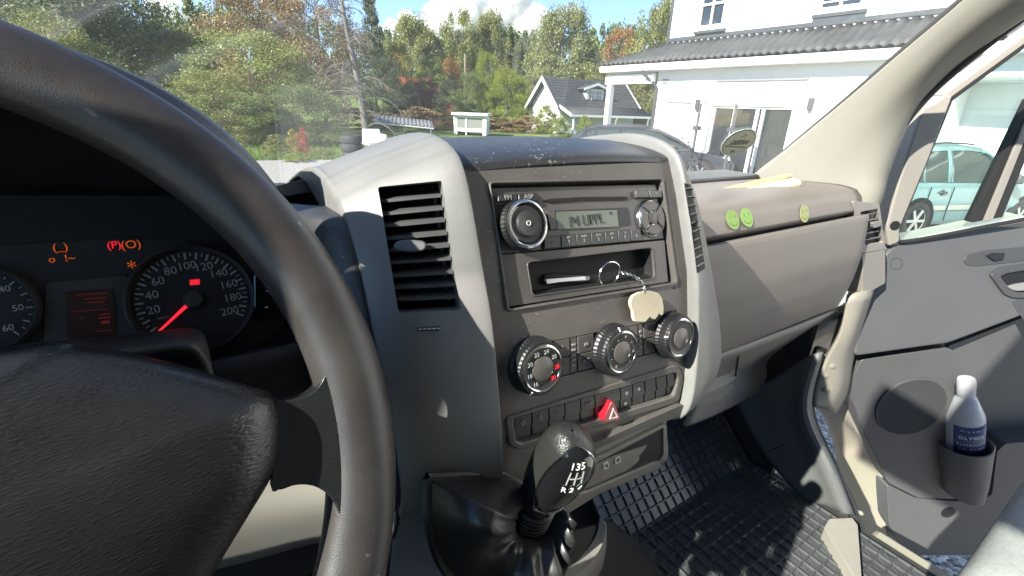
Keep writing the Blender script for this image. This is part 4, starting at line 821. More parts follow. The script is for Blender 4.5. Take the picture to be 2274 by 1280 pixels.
# ---- passenger seat cushion
cg = []
for y, z, k in ((-.62, 1.12, 1), (-.62, 1.28, 1), (-.5, 1.295, 1), (-.2, 1.292, 1), (-.05, 1.296, 1), (.0, 1.292, 1), (.03, 1.272, .99), (.036, 1.22, .98), (.02, 1.14, .97)):
    cg.append([np.array([.89 + .24 * k * t, y, z - (.05 * max(0, abs(t) - .75) / .25 if z > 1.2 else 0)]) for t in (-1.04, -1, -.9, -.7, -.3, .3, .7, .9, 1, 1.04)])
for r in cg: r[0][2] -= .12; r[-1][2] -= .12
st_ = MB().grid(loft(cg, 3, 4)).build('seat_cushion', M['seat'], van, smooth=60); tag(st_, 'pale grey cloth seat cushion in the lower right corner')
MB().lim((.68, -.6, .94), (1.08, -.02, 1.13)).build('seat_base', M['door_dark'], van, bevel=.01)

# ================================================================== LOOSE THINGS IN THE CAB
# rubber floor mat with raised ribs
fm = tag(empty('floor_mat', (.86, .2, .936)), 'black ribbed rubber mat on the passenger floor', 'floor mat')
mx0, mx1, my0, my1, mz = .60, 1.095, -.32, .47, .945
MB().prism([(mx0, my0, mz), (mx1, my0, mz), (mx1, .12, mz), (1.085, .16, mz), (mx1, .22, mz), (mx1, my1, mz), (mx0, my1, mz)], (0, 0, -.006)).build('mat_sheet', M['mat'], fm, smooth=0)
MB().prism([(mx0, .472, .945), (mx1, .472, .945), (mx1, .80, 1.245), (mx0, .80, 1.245)], (0, .004, -.005)).build('mat_toe_sheet', M['mat'], fm, smooth=0)
rb = MB(); h = .0022
def rib(p, q, up, w=.0016):
    p, q, up = np.array(p), np.array(q), np.array(up, float); d = _n(q - p); s_ = np.cross(d, up) * w; t = up * h * 2
    rb.add([p - s_ * 1.6, p + s_ * 1.6, p + s_ * .6 + t, p - s_ * .6 + t, q - s_ * 1.6, q + s_ * 1.6, q + s_ * .6 + t, q - s_ * .6 + t], [(0, 1, 2, 3), (7, 6, 5, 4), (0, 4, 5, 1), (1, 5, 6, 2), (2, 6, 7, 3), (3, 7, 4, 0)])
nx, ny = 19, 31; gx = [mx0 + (mx1 - mx0) * k / nx for k in range(nx + 1)]; gy = [my0 + (my1 - my0) * k / ny for k in range(ny + 1)]
for x in gx: rib((x, my0, mz), (x, my1, mz), (0, 0, 1))
for y in gy: rib((mx0, y, mz + .0003), (mx1, y, mz + .0003), (0, 0, 1))
up2 = _n((0, -.30, .328)); t0, t1 = np.array([0, .472, .945]), np.array([0, .80, 1.245])
for x in gx: rib(t0 + (x, 0, 0), t1 + (x, 0, 0), up2)
for k in range(18): p = t0 + (t1 - t0) * k / 17; rib(p + (mx0, 0, .0003), p + (mx1, 0, .0003), up2)
rb.build('mat_ribs', M['mat'], fm, smooth=0)['kind'] = 'stuff'
rb = MB(); h = .0009
for i in range(nx):
    for j in range(ny):
        if (i + j) % 2 == 0 or j % 3 == 0: rib((gx[i], gy[j], mz), (gx[i + 1], gy[j + 1], mz), (0, 0, 1), .0012)
rb.build('mat_diagonals', M['mat'], fm, smooth=0)['kind'] = 'stuff'

# bottle in the door pocket
bot = tag(empty('bottle', tuple(Pb)), 'translucent white plastic bottle with dark blue label standing in the door pocket', 'bottle')
M['hdpe'] = mat('milky_plastic', (.46, .48, .50), .35, var=(12, .04)); M['hdpe'].node_tree.nodes['Principled BSDF'].inputs['Subsurface Weight'].default_value = .3
M['blue'] = mat('bottle_label_blue', (.03, .05, .14), .45, var=(40, .2)); 
o_ = Pb
MB().lathe([(R0 * .9, 0), (R0, .006), (R0, H_ * .66), (R0 * .97, H_ * .69), (R0 * .55, H_ * .84), (R0 * .42, H_ * .86), (R0 * .42, H_ * .90)], o_, bax, 40).build('bottle_body', M['hdpe'], bot)
MB().lathe([(R0 * .46, H_ * .865), (R0 * .48, H_ * .87), (R0 * .48, H_ * .985), (R0 * .44, H_), (R0 * .01, H_)], o_, bax, 30).build('bottle_cap', M['hdpe'], bot)
vw = CAM - o_; vw = _n(vw - (vw @ bax) * bax); vh = np.cross(bax, vw); cyl = lambda a, z, r_: o_ + bax * (H_ * z) + (vw * math.cos(a) + vh * math.sin(a)) * r_
lb = MB().grid([[cyl(a, z, R0 + .0006) for a in np.linspace(-.55, 1.5, 20)] for z in (.36, .655)]).build('bottle_label', M['blue'], bot, solid=.0004)
for (z, tx, sz_) in ((.62, 'Mild & Well', .006), (.56, 'GLYKOL', .013), (.50, 'kjolevaeske', .008), (.46, 'klar til bruk', .006)):
    for k, ch in enumerate(tx):
        a = .42 + (k - (len(tx) - 1) / 2) * sz_ * .66 / R0; nn = vw * math.cos(a) + vh * math.sin(a)
        if ch != ' ': text('lettering', ch, cyl(a, z, R0 + .0012), (np.cross(bax, nn), bax, nn), sz_, M['print'], lb)

# keys in the slot with a pale hanging tag
KS = Profile(list(FAS.zs), list(FAS.ys)); kz = lambda x, y: zr(x, y)
key = tag(empty('key_set', tuple(FAS.pt(*zr(780, 985), -.01))), 'car key with split ring, chain and pale cut-out tag hanging from the slot', 'keys')
pp('key_fob', [zr(*q) for q in ((600, 905), (640, 890), (1010, 905), (1030, 930), (1020, 965), (960, 980), (620, 1000), (595, 965))], FAS, -.020, -.009, M['gloss'], key, r=4, bevel=.0015)
pp('key_blade', [zr(*q) for q in ((605, 945), (965, 918), (972, 955), (720, 975), (612, 992))], FAS, -.0095, -.0075, M['steel'], key, r=1, bevel=.0004)
p0 = FAS.pt(*zr(1160, 900), -.004); fr = FAS.frame(p0); ra = .0118
MB().tube([p0 + fr[0] * ra * math.cos(a) + (fr[1] * .85 + fr[2] * .3) * ra * math.sin(a) for a in np.linspace(0, 2 * math.pi, 41)], .0007, 8, cap=False).build('split_ring', M['chrome'], key)
ch = cat([FAS.pt(*zr(*q), d) for q, d in (((1255, 885), -.003), ((1300, 915), .003), ((1350, 955), .006), ((1395, 1020), .006), ((1400, 1055), .006))], 4)
for k in range(0, len(ch) - 1):
    a, b = ch[k], ch[k + 1]; mid = (a + b) / 2; t = _n(b - a); s_ = _n(np.cross(t, FAS.nrm(1.68))) if k % 2 else FAS.nrm(1.68); L_ = np.linalg.norm(b - a) * .75
    MB().tube([mid + t * L_ * math.cos(q) + s_ * .0014 * math.sin(q) for q in np.linspace(0, 2 * math.pi, 13)], .00035, 5, cap=False).build('chain_link', M['chrome'], key)
tgo = [(1690, 985), (1703, 955), (1740, 935), (1800, 926), (1850, 938), (1874, 968), (1882, 1020), (1880, 1062), (1866, 1068), (1856, 1052), (1846, 1072), (1830, 1092), (1812, 1084), (1804, 1072), (1792, 1086), (1775, 1106), (1715, 1102), (1706, 1075), (1704, 1040), (1692, 1015)]
pp('key_tag', [z5(*q) for q in tgo], FAS, .004, .0072, mat('pale_wood_tag', (.60, .52, .38), .6, var=(70, .1)), key, r=3, bevel=.0005)
MB().tube([FAS.pt(*z5(1772, 918), .006), FAS.pt(*z5(1775, 938), .006)], .0016, 8).build('tag_loop', M['steel'], key)

# rolled yellow cloth on the dash
M['cloth'] = mat('straw_cloth', (.66, .48, .26), .85, bump=('n', 90, .6, .004), var=(30, .2)); M['cloth2'] = mat('pale_cloth', (.72, .60, .42), .85, bump=('n', 60, .6, .004), var=(18, .12))
clo = tag(empty('rolled_cloth', tuple(AY(1690, 425, .50))), 'rolled straw coloured cloth lying on the passenger dashboard', 'cloth')
def roll(pts, ra, rb_, name, m):
    c = cat(pts, 8); rows = []
    for i, p in enumerate(c):
        s = i / (len(c) - 1); t = _n(c[min(i + 1, len(c) - 1)] - c[max(i - 1, 0)]); a = _n(np.cross(t, (0, 0, 1))); b = np.cross(a, t); r_ = ra + (rb_ - ra) * s
        rows.append([p + (a * math.cos(q) * 1.5 + b * math.sin(q)) * r_ * (1 + .10 * math.sin(3 * q + 5 * s) + .06 * math.sin(7 * q - 9 * s)) for q in np.linspace(0, 2 * math.pi, 25)])
    g = MB().grid(rows); g.add(rows[0], [tuple(range(25))]); g.add(rows[-1], [tuple(range(25))]); return g.build(name, m, clo, smooth=60)
roll([AY(1606, 424, .50), AY(1660, 413, .50), AY(1748, 394, .49)], .004, .0078, 'cloth_roll', M['cloth'])
roll([AY(1650, 425, .48), AY(1700, 420, .48), AY(1757, 412, .47)], .004, .014, 'cloth_fold', M['cloth2'])
bh = tag(MB().lim(AY(1757, 428, .47), AY(1772, 416, .50)).build('phone_holder', M['black'], bevel=.004), 'small black block beside the rolled cloth on the dashboard', 'holder')

# ================================================================== OUTSIDE
def gdir(u, v=None):
    """horizontal direction of photograph column u"""
    r = ray(u, 238 + (u - 1137) * .0385); d = np.array([r[0], r[1]]); return d / np.linalg.norm(d)
def gp(u, dist): d = gdir(u); return np.array([d[0] * dist, d[1] * dist])
def zat(u, v, dist): r = ray(u, v); return CAM[2] + r[2] / math.hypot(r[0], r[1]) * dist
def terr(x, y):
    d = math.hypot(x, y); t = max(0.0, (d - 44.0)); h = .085 * t if y > 5 else .02 * t
    return min(h, 9.0) + (.25 * math.sin(x * .11 + 1) * math.sin(y * .13) if d > 46 else 0) - .03
# ground sheet out to the horizon
rad = [0.5, 3, 6, 10, 14, 18, 22, 26, 30, 35, 40, 44, 48, 54, 62, 75, 95, 130, 200, 400, 1000, 4000]; NA = 96
vs = [(0, 0, -.03)] + [(r * math.cos(2 * math.pi * k / NA), r * math.sin(2 * math.pi * k / NA), terr(r * math.cos(2 * math.pi * k / NA), r * math.sin(2 * math.pi * k / NA))) for r in rad for k in range(NA)]
fs = [(0, 1 + k, 1 + (k + 1) % NA) for k in range(NA)] + [(1 + i * NA + k, 1 + (i + 1) * NA + k, 1 + (i + 1) * NA + (k + 1) % NA, 1 + i * NA + (k + 1) % NA) for i in range(len(rad) - 1) for k in range(NA)]
M['grass'] = mat('lawn', (.10, .17, .035), .9, bump=('n', 3, .6, .08), var=(.35, .3, (.20, .25, .06)))
g_ = mk('lawn', vs, fs, M['grass']); tag(g_, None, kind='structure')
M['gravel'] = mat('gravel', (.33, .315, .29), .95, bump=('v', 38, 1.0, .012), var=(14, .35))
yard = [(-30, -40), (60, -40), (60, 2), (36, 12), (22, 17), (14, 17.5), (8, 16.6), (4, 16.2), (1, 17.5), (-4, 16.5), (-30, 18)]
tag(mk('gravel_yard', [(x, y, .0) for x, y in rpoly(yard, 3)], [tuple(range(len(rpoly(yard, 3))))], M['gravel']), None, kind='structure')
# loose stones near the open door
rs_ = random.Random(3); mb = MB(); ico = [(0, 0, 1), (.9, 0, .2), (.28, .85, .2), (-.72, .52, .2), (-.72, -.52, .2), (.28, -.85, .2), (0, 0, -.6)]
icf = [(0, 1, 2), (0, 2, 3), (0, 3, 4), (0, 4, 5), (0, 5, 1), (6, 2, 1), (6, 3, 2), (6, 4, 3), (6, 5, 4), (6, 1, 5)]
for i in range(15000):
    a, b = rs_.random(), rs_.random(); x = 1.4 + 3.2 * a ** 1.3; y = -1.0 + 3.0 * b; s = .006 + .016 * rs_.random() ** 2; q = rs_.random() * 6.28; c, n_ = math.cos(q), math.sin(q)
    sx, sy, sz = s * (.7 + .6 * rs_.random()), s * (.7 + .6 * rs_.random()), s * (.5 + .4 * rs_.random())
    mb.add([(x + (c * p[0] * sx - n_ * p[1] * sy), y + (n_ * p[0] * sx + c * p[1] * sy), .002 + sz * .5 + p[2] * sz) for p in ico], icf)
gs = mb.build('loose_gravel', mat('loose_stones', (.44, .42, .385), .9, var=(45, .45)), smooth=0); tag(gs, 'loose grey gravel stones on the yard by the open van door', 'gravel', kind='stuff')

# ---- large white house along the right of the yard
M['wallw'] = mat('white_render', (.80, .80, .77), .8, bump=('n', 30, .15, .004), var=(2, .03)); M['boardw'] = mat('white_boards', (.82, .82, .80), .6, var=(4, .03))
M['roof'] = mat('grey_roof_sheet', (.055, .057, .057), .6, bump=('n', 40, .2, .004), var=(3, .25)); M['darkframe'] = mat('dark_frame', (.07, .075, .08), .5)
M['pane'] = mat('window_pane', (.025, .03, .033), .03, spec=.9, coat=.3, var=(1.5, .3)); M['zinc'] = mat('zinc', (.25, .25, .25), .6, metal=.2)
FX, UX = 12.5, 12.85
house = tag(empty('white_house', (15, 3, 0)), 'large white two-storey house with a corrugated grey lean-to roof and garage', 'house')
F_ = lambda u, v, x=FX: AX(u, v, x)
yc = 10.85; wy0, wy1, wz1, wz0 = 8.80, 6.45, 2.03, .14
gy0, gy1, gz1 = 3.65, -4.2, 2.62
def wbox(name, y0, y1, z0, z1, x0=FX, x1=FX + .25, m='wallw', par=house, **k): return MB().lim((x0, min(y0, y1), z0), (x1, max(y0, y1), z1)).build(name, M[m], par, **k)
wbox('wall', yc, wy0, 0, 3.25); wbox('wall', wy0, wy1, wz1, 3.249); wbox('wall', wy0, wy1, 0, wz0); wbox('wall', wy1, gy0, 0, 3.248); wbox('wall', gy0, gy1, gz1, 3.247); wbox('wall', gy1, -14, 0, 3.246)
wbox('end_wall', yc - .02, yc - .3, 0, 3.24, FX + .25, 22); wbox('upper_wall', 10.95, -14, 3.26, 9.5, UX, UX + .25); wbox('upper_end_wall', 10.93, 10.65, 3.26, 9.5, UX + .25, 22)
wbox('corner_board', 10.99, 10.9, 3.3, 9.4, UX - .03, UX + .02, 'darkframe')
# corrugated lean-to roof
ye0, ye1 = 13.0, -14.0; ex_, ez_ = 12.0, 3.2; ux_, uz_ = UX, 3.78; n_ = 780; rows = [[], [], [], []]
for k in range(n_ + 1):
    y = ye0 + (ye1 - ye0) * k / n_; w = .028 * math.sin(2 * math.pi * k / 6)
    hip = max(0, min(1, (ye0 - y) / 2.0)); top = ex_ + (ux_ - ex_) * max(.02, hip); zt__ = ez_ + (uz_ - ez_) * max(.02, hip)
    for r, s in zip(rows, (0, .33, .66, 1)): r.append((ex_ + (top - ex_) * s, y, ez_ + (zt__ - ez_) * s + w + (.012 if s in (.33, .66) else 0)))
MB().grid(rows).build('leanto_roof', M['roof'], house, smooth=60, solid=.02)
MB().add([(ex_, ye0, ez_ - .02), (ux_ + 4, ye0, ez_ - .02), (ux_ + 4, ye0 - 2.0, uz_), (ux_, ye0 - 2.0, uz_)], [(0, 1, 2, 3)]).build('leanto_hip', M['roof'], house, solid=.03)
wbox('fascia_board', ye0, ye1, ez_ - .20, ez_ - .045, ex_ + .03, ex_ + .06, 'boardw'); wbox('soffit', ye0 - .02, ye1, ez_ - .22, ez_ - .20, ex_ + .035, FX + .3, 'boardw')
wbox('fascia_board', ye0 + .0, ye0 - .03, ez_ - .20, ez_ - .045, ex_ + .07, ux_ + 4, 'boardw')
wbox('flashing', 10.9, ye1, uz_ + .03, uz_ + .13, UX - .03, UX - .004, 'darkframe')
wbox('porch_beam', 13.0 - .1, yc + .01, 2.62, 2.9, FX - .25, FX - .1, 'boardw'); wbox('porch_post', 12.78, 12.6, 0, 2.62, FX - .26, FX - .09, 'boardw')
MB().prism([(FX + .3, yc + .05, 1.0), (FX + .3, yc + .05, 1.35), (FX + .3, yc + 1.8, .95), (FX + .3, yc + 1.8, .0), (FX + .3, yc + .05, 0)], (.06, 0, 0)).build('porch_side', M['zinc'], house)
MB().tube([(12.06, 11.1, 3.0), (12.1, 11.05, 2.85), (12.35, 10.85, 2.62), (12.44, 10.80, 2.5), (12.44, 10.80, .1)], .045, 10).build('downpipe', M['darkframe'], house)
# sliding glass front in three panes
gl = pivot('glass_front', house)
MB().lim((FX + .14, wy1, wz0), (FX + .16, wy0, wz1)).build('room_dark', M['pit'], gl)
ym = [wy0 - .08, wy0 - .72, wy0 - 1.36, wy0 - 1.52, wy1 + .06]
for a, b in ((0, 1), (1, 2), (3, 4)): MB().lim((FX + .10, ym[a] - .03, wz0 + .08), (FX + .115, ym[b] + .03, wz1 - .06)).build('pane', M['pane'], gl)
for k, y in enumerate(ym): MB().lim((FX + .05, y - .04, wz0), (FX + .12, y + .04, wz1)).build('mullion', M['boardw'], gl)
MB().lim((FX + .046, wy1, wz1 - .06), (FX + .122, wy0, wz1 - .001)).build('rail', M['boardw'], gl); MB().lim((FX + .046, wy1, wz0 + .001), (FX + .122, wy0, wz0 + .08)).build('rail', M['boardw'], gl)
for nm, y0, y1, z0, z1 in (('trim', wy0 + .1, wy0 + .0, .1, wz1 - .002), ('trim', wy1, wy1 - .1, .1, wz1 - .002), ('trim', wy0 + .1, wy1 - .1, wz1 + .0, wz1 + .1)): MB().lim((FX - .02, min(y0, y1), z0), (FX - .002, max(y0, y1), z1)).build(nm, M['boardw'], gl)
wbox('sign_rail', 8.75, 6.3, 2.64, 2.68, FX - .05, FX - .003, 'zinc')
wd = pivot('side_door', house); MB().lim((FX - .02, 9.45, .05), (FX - .003, 10.3, 2.08)).build('door_leaf', M['boardw'], wd); MB().lim((FX - .06, 9.45, 2.08), (FX - .004, 10.35, 2.11)).build('drip_rail', M['zinc'], wd); MB().tube([(FX - .05, 9.56, 1.0), (FX - .05, 9.56, 1.16)], .014, 6).build('handle', M['darkframe'], wd)
for (u, v) in ((1549, 233), (1800, 232), (1885, 228)):
    p = F_(u, v, FX - .06); MB().lim((FX - .12, p[1] - .05, p[2] - .14), (FX - .003, p[1] + .05, p[2] + .14)).build('wall_lamp', M['darkframe'], house, bevel=.01)
p = F_(1478, 181); MB().lim((FX - .03, p[1] - .1, p[2] - .06), (FX - .003, p[1] + .1, p[2] + .06)).build('wall_vent', M['zinc'], house)
def hwin(u0, u1, v1, z1):
    w = pivot('window', house); a, b = AX(u0, v1, UX), AX(u1, v1, UX); y0, y1, z0 = a[1], b[1], min(a[2], b[2]) ; 
    MB().lim((UX - .015, y1, z0), (UX - .004, y0, z1)).build('pane', M['pane'], w)
    m = .06
    for fi, (ya, yb, za, zb) in enumerate(((y0 + m, y0 - m, z0 - m, z1), (y1 + m, y1 - m, z0 - m, z1), (y0, y1, z0 - m, z0 + m), ((y0 + y1) / 2 + .03, (y0 + y1) / 2 - .03, z0, z1), (y0, y1, z0 + .55, z0 + .60))):
        MB().lim((UX - .05 - .003 * fi, min(ya, yb), za), (UX - .017 - .001 * fi, max(ya, yb), zb + .002 * fi)).build('frame', M['boardw'], w)
    MB().lim((UX - .10, y1 - .1, z0 - .14), (UX - .003, y0 + .1, z0 - .07)).build('sill', M['darkframe'], w)
hwin(1553, 1607, 58, 6.0); hwin(1822, 1918, 14, 6.0)
wbox('board_line', 8.0, 2.2, 4.28, 4.31, UX - .02, UX - .003, 'boardw')
# garage opening with a sectional door
gd = pivot('garage_door', house)
for k in range(5): MB().lim((FX + 1.32, gy1, .02 + k * .52), (FX + 1.36, gy0, .02 + k * .52 + .512)).build('door_panel', M['boardw'], gd, bevel=.004)
MB().lim((FX + .25, gy0 - .02, 0), (FX + 1.4, gy0 + .2, gz1)).build('jamb', M['wallw'], gd); MB().lim((FX + .25, gy1, gz1), (FX + 1.4, gy0, gz1 + .3)).build('lintel', M['wallw'], gd)
wbox('garage_trim', gy0 + .14, gy0, 0, gz1 + .14, FX - .03, FX - .004, 'boardw', gd); wbox('garage_trim', gy0, gy1, gz1, gz1 + .14, FX - .03, FX - .004, 'boardw', gd)

# ---- small white house with a dormer
sh = tag(empty('small_house', (*gp(1300, 40), 0)), 'small white house with grey slatted roof and front dormer beside the trees', 'house')
A2 = np.array([*gp(1243, 37), 0]); L2 = np.array([*gp(1183, 40.5), 0]); R2 = np.array([*gp(1408, 42), 0]); B2 = L2 + (R2 - A2)
el = _n(R2 - A2); eg = _n(L2 - A2); wl_ = np.linalg.norm(R2 - A2); wg = np.linalg.norm(L2 - A2); zc_ = 2.15; zr_ = zat(1205, 172, 39.0)
up = np.array([0, 0, 1.]); H3 = lambda a, g, z: A2 + el * a + eg * g + up * z
M['gable'] = mat('bare_board', (.55, .42, .3), .8, var=(3, .2))
MB().add([H3(0, 0, 0), H3(0, wg, 0), H3(0, wg, zc_), H3(0, wg / 2, zr_ - .12), H3(0, 0, zc_), H3(wl_, 0, 0), H3(wl_, wg, 0), H3(wl_, wg, zc_), H3(wl_, wg / 2, zr_ - .12), H3(wl_, 0, zc_)], [(0, 1, 2, 3, 4), (9, 8, 7, 6, 5), (0, 4, 9, 5), (1, 6, 7, 2)]).build('wall', M['boardw'], sh)
rf = pivot('roof', sh); nsl = 11
o_r = .45
for s in (0, 1):
    for k in range(nsl):
        f0, f1 = k / nsl, (k + 1.12) / nsl
        def rp3(f, a, dz=0): g = -o_r + (wg / 2 + o_r) * f; z = zc_ - .35 + (zr_ - zc_ + .35) * f; return H3(a, g if s == 0 else wg - g, z + dz)
        MB().prism([rp3(f0, -.5, .05), rp3(f0, wl_ + .4, .05), rp3(min(f1, 1), wl_ + .4, .01), rp3(min(f1, 1), -.5, .01)], (0, 0, -.05)).build('roof_sheet', M['roof'], rf)
    for a in (-.53, wl_ + .42): MB().prism([rp3(0, a, .08), rp3(1, a, .08), rp3(1, a, -.22), rp3(0, a, -.22)], el * .06).build('barge_board', M['boardw'], sh)
# front lean-to of the small house
MB().add([H3(-.2, -.35, 2.0), H3(wl_ + .5, -.35, 2.0), H3(wl_ + .5, -1.9, 1.45), H3(-.2, -1.9, 1.45)], [(0, 1, 2, 3)]).build('porch_roof', M['roof'], sh, solid=.06)
MB().prism([H3(-.25, -.3, 2.05), H3(-.25, -1.95, 1.47), H3(-.25, -1.95, 1.27), H3(-.25, -.3, 1.85)], el * .06).build('barge_board', M['boardw'], sh)
MB().box(H3(wl_ / 2 + .1, -1.95, 1.36), (wl_ / 2 + .4, .03, .08), (el, eg, up)).build('eave_board', M['boardw'], sh)
for a in (.1, wl_ * .55, wl_): MB().box(H3(a, -1.8, .65), (.06, .06, .66), (el, eg, up)).build('porch_post', M['boardw'], sh)
dm = pivot('dormer', sh); dc, dz0, dz1 = wl_ * .47, zc_ + .12, zc_ + 1.12; dg = .35
MB().box(H3(dc, dg + .9, (dz0 + dz1) / 2), (.85, .9, (dz1 - dz0) / 2), (el, eg, up)).build('dormer_wall', M['boardw'], dm)
MB().add([H3(dc - 1.25, dg - .25, dz1 - .02), H3(dc, dg - .25, dz1 + .36), H3(dc + 1.25, dg - .25, dz1 - .02), H3(dc - 1.25, dg + 2.2, dz1 - .02), H3(dc, dg + 2.2, dz1 + .36), H3(dc + 1.25, dg + 2.2, dz1 - .02)], [(0, 1, 4, 3), (1, 2, 5, 4)]).build('dormer_roof', M['roof'], dm, solid=.06)
for s in (-1, 1): MB().prism([H3(dc, dg - .3, dz1 + .42), H3(dc + s * 1.3, dg - .3, dz1 + .02), H3(dc + s * 1.3, dg - .3, dz1 - .14), H3(dc, dg - .3, dz1 + .24)], eg * .05).build('barge_board', M['boardw'], dm)
for s in (-.36, .36):
    MB().box(H3(dc + s, dg - .012, dz0 + .5), (.27, .01, .34), (el, eg, up)).build('pane', M['pane'], dm)
    MB().box(H3(dc + s, dg - .03, dz0 + .5), (.02, .015, .34), (el, eg, up)).build('glazing_bar', M['boardw'], dm)
    MB().box(H3(dc + s, dg - .031, dz0 + .58), (.27, .015, .02), (el, eg, up)).build('glazing_bar', M['boardw'], dm)

M['shedpane'] = mat('milky_pane', (.24, .25, .23), .12)
# ---- white shed
sx_ = tag(empty('garden_shed', (*gp(1045, 32), 0)), 'small white flat-roofed shed with glazed front on the lawn', 'shed')
c = np.array([*gp(1045, 32), 0]); f3 = -np.array([*gdir(1045), 0]); f3 = _n(f3 + np.array([-.25, 0, 0])); r3 = np.cross(f3, up) * -1; r3 = r3 if r3[0] > 0 else -r3; fr3 = (r3, f3, up); zt3 = zat(1045, 256, 32)
for nm, o, h in (('wall', (-1.0, -.5, zt3 / 2), (.05, .7, zt3 / 2)), ('wall', (1.0, -.5, zt3 / 2), (.05, .7, zt3 / 2)), ('wall', (0, -1.15, zt3 / 2), (.95, .04, zt3 / 2)), ('roof', (0, -.45, zt3 + .06), (1.15, .9, .07)), ('post', (-.25, .17, zt3 / 2), (.05, .03, zt3 / 2 - .005)), ('post', (-.88, .17, zt3 / 2), (.06, .03, zt3 / 2 - .005)), ('post', (.88, .17, zt3 / 2), (.06, .03, zt3 / 2 - .005)), ('rail', (0, .17, zt3 - .1), (.82, .028, .08)), ('rail', (0, .17, .3), (.82, .028, .1))):
    MB().box(c + r3 * o[0] + f3 * o[1] + up * o[2], h, fr3).build(nm, M['boardw'], sx_)
MB().box(c + f3 * -.3 + r3 * .35 + up * zt3 * .45, (.42, .35, zt3 * .36), fr3).build('white_cabinet', M['boardw'], sx_)
for a, b in ((-.56, .25), (.33, .5)): MB().box(c + r3 * a + f3 * .16 + up * zt3 * .55, (b, .006, zt3 * .36), fr3).build('pane', M['shedpane'], sx_)

# ---- low corrugated canopy
cp = tag(empty('low_canopy', (*gp(895, 27), 0)), 'low corrugated canopy on short posts left of the shed', 'canopy')
a3, b3 = np.array([*gp(826, 26), 0]), np.array([*gp(962, 27), 0]); e3 = _n(b3 - a3); bk = np.array([*gdir(895), 0]) * 1.7; za, zb = zat(826, 270, 26), zat(962, 284, 27); n_ = 90
rw = [[], []]
for k in range(n_ + 1):
    s = k / n_; p = a3 * (1 - s) + b3 * s + up * (za * (1 - s) + zb * s + .02 * math.sin(k * 1.05)); rw[0].append(p); rw[1].append(p + bk + up * .28)
MB().grid(rw).build('canopy_sheet', M['zinc'], cp, solid=.02)
MB().tube([a3 + up * (za - .06), b3 + up * (zb - .06)], .04, 6).build('canopy_rail', M['boardw'], cp)
for s in (.05, .5, .95):
    for q in (0, 1): p = a3 * (1 - s) + b3 * s + bk * q; MB().tube([p, p + up * (za * (1 - s) + zb * s - .03 + .26 * q)], .035, 6).build('canopy_post', M['zinc'], cp)

# ---- tyres, white seat, metal frame, poles
M['tyre'] = mat('tyre_rubber', (.03, .03, .031), .75, var=(8, .3))
tc_ = gp(773, 14.6); tp0 = [(.14, -.10), (.20, -.11), (.27, -.10), (.295, -.06), (.295, .06), (.27, .10), (.20, .11), (.14, .10), (.13, 0), (.14, -.10)]
tm = None
for k in range(4):
    lab = ['lowest', 'second lowest', 'second highest', 'topmost'][k]
    if tm is None: t_ = MB().lathe(tp0, (0, 0, 0), (0, 0, 1), 32, cap=False).build('tyre', M['tyre']); tm = t_.data
    else: t_ = bpy.data.objects.new('tyre', tm); col.objects.link(t_)
    t_.location = (tc_[0] + .015 * math.sin(k * 2.1), tc_[1], .115 + .222 * k); t_.rotation_euler = (0, 0, k * 1.3); tag(t_, lab + ' black tyre in the stack at the edge of the lawn', 'tyre', 'stacked tyres')
wc = tag(empty('garden_chair', (*gp(826, 15.5), 0)), 'white boxy chair on thin dark legs beside the tyre stack', 'chair')
c = np.array([*gp(826, 15.5), 0]); f3 = _n(-np.array([*gdir(826), 0]) + np.array([.35, 0, 0])); r3 = np.cross(up, f3); M['whitep'] = mat('white_plastic', (.8, .8, .79), .4)
MB().box(c + up * .62, (.30, .30, .06), (r3, f3, up)).build('seat', M['whitep'], wc, bevel=.03); MB().box(c - f3 * .24 + up * .83, (.27, .07, .18), (r3, f3, up)).build('backrest', M['whitep'], wc, bevel=.04)
MB().box(c + r3 * .25 + up * .76, (.05, .27, .12), (r3, f3, up)).build('armrest', M['whitep'], wc, bevel=.03)
for i in (-1, 1):
    for j in (-1, 1): MB().tube([c + r3 * .26 * i + f3 * .25 * j + up * .57, c + r3 * .30 * i + f3 * .28 * j], .014, 6).build('leg', M['darkframe'], wc)
fx_ = 11.0; mf = tag(empty('metal_frame', (fx_, 8.0, 0)), 'thin dark metal hoop frame standing in front of the glass doors', 'frame')
pa, pb = AX(1556, 232, fx_), AX(1636, 232, fx_); pa, pb = np.array([fx_, pa[1], pa[2]]), np.array([fx_, pb[1], pb[2]])
for p in (pa, pb): MB().tube([(p[0], p[1], 0), tuple(p)], .035, 8).build('post', M['darkframe'], mf); MB().lim(p + (-.08, -.09, -.62), p + (.06, .07, -.52)).build('clamp', M['darkframe'], mf)
MB().tube(cat([pa, pa * .8 + pb * .2 + up * .05, pa * .2 + pb * .8 + up * .05, pb], 6), .014, 6).build('cross_bar', M['darkframe'], mf)
M['wood'] = mat('weathered_pole', (.27, .22, .16), .85, bump=('n', 20, .5, .01), var=(5, .25))
def pole(u0, v0, u1, v1, d, r, label):
    a = np.array([*gp(u1, d), terr(*gp(u1, d)) - .2]); b = np.array([*gp(u0, d), zat(u0, v0, d)]); o = MB().tube([a, (a + b) / 2, b], [r * 1.25, r * 1.1, r], 10).build('utility_pole', M['wood']); return tag(o, label, 'pole'), a, b
_, _, pt1 = pole(172, 18, 214, 140, 30, .11, 'leaning wooden utility pole among the dark trees behind the steering wheel')
_, _, pt2 = pole(1033, 120, 1034, 180, 52, .09, 'slim grey pole standing up out of the yellow-green trees')

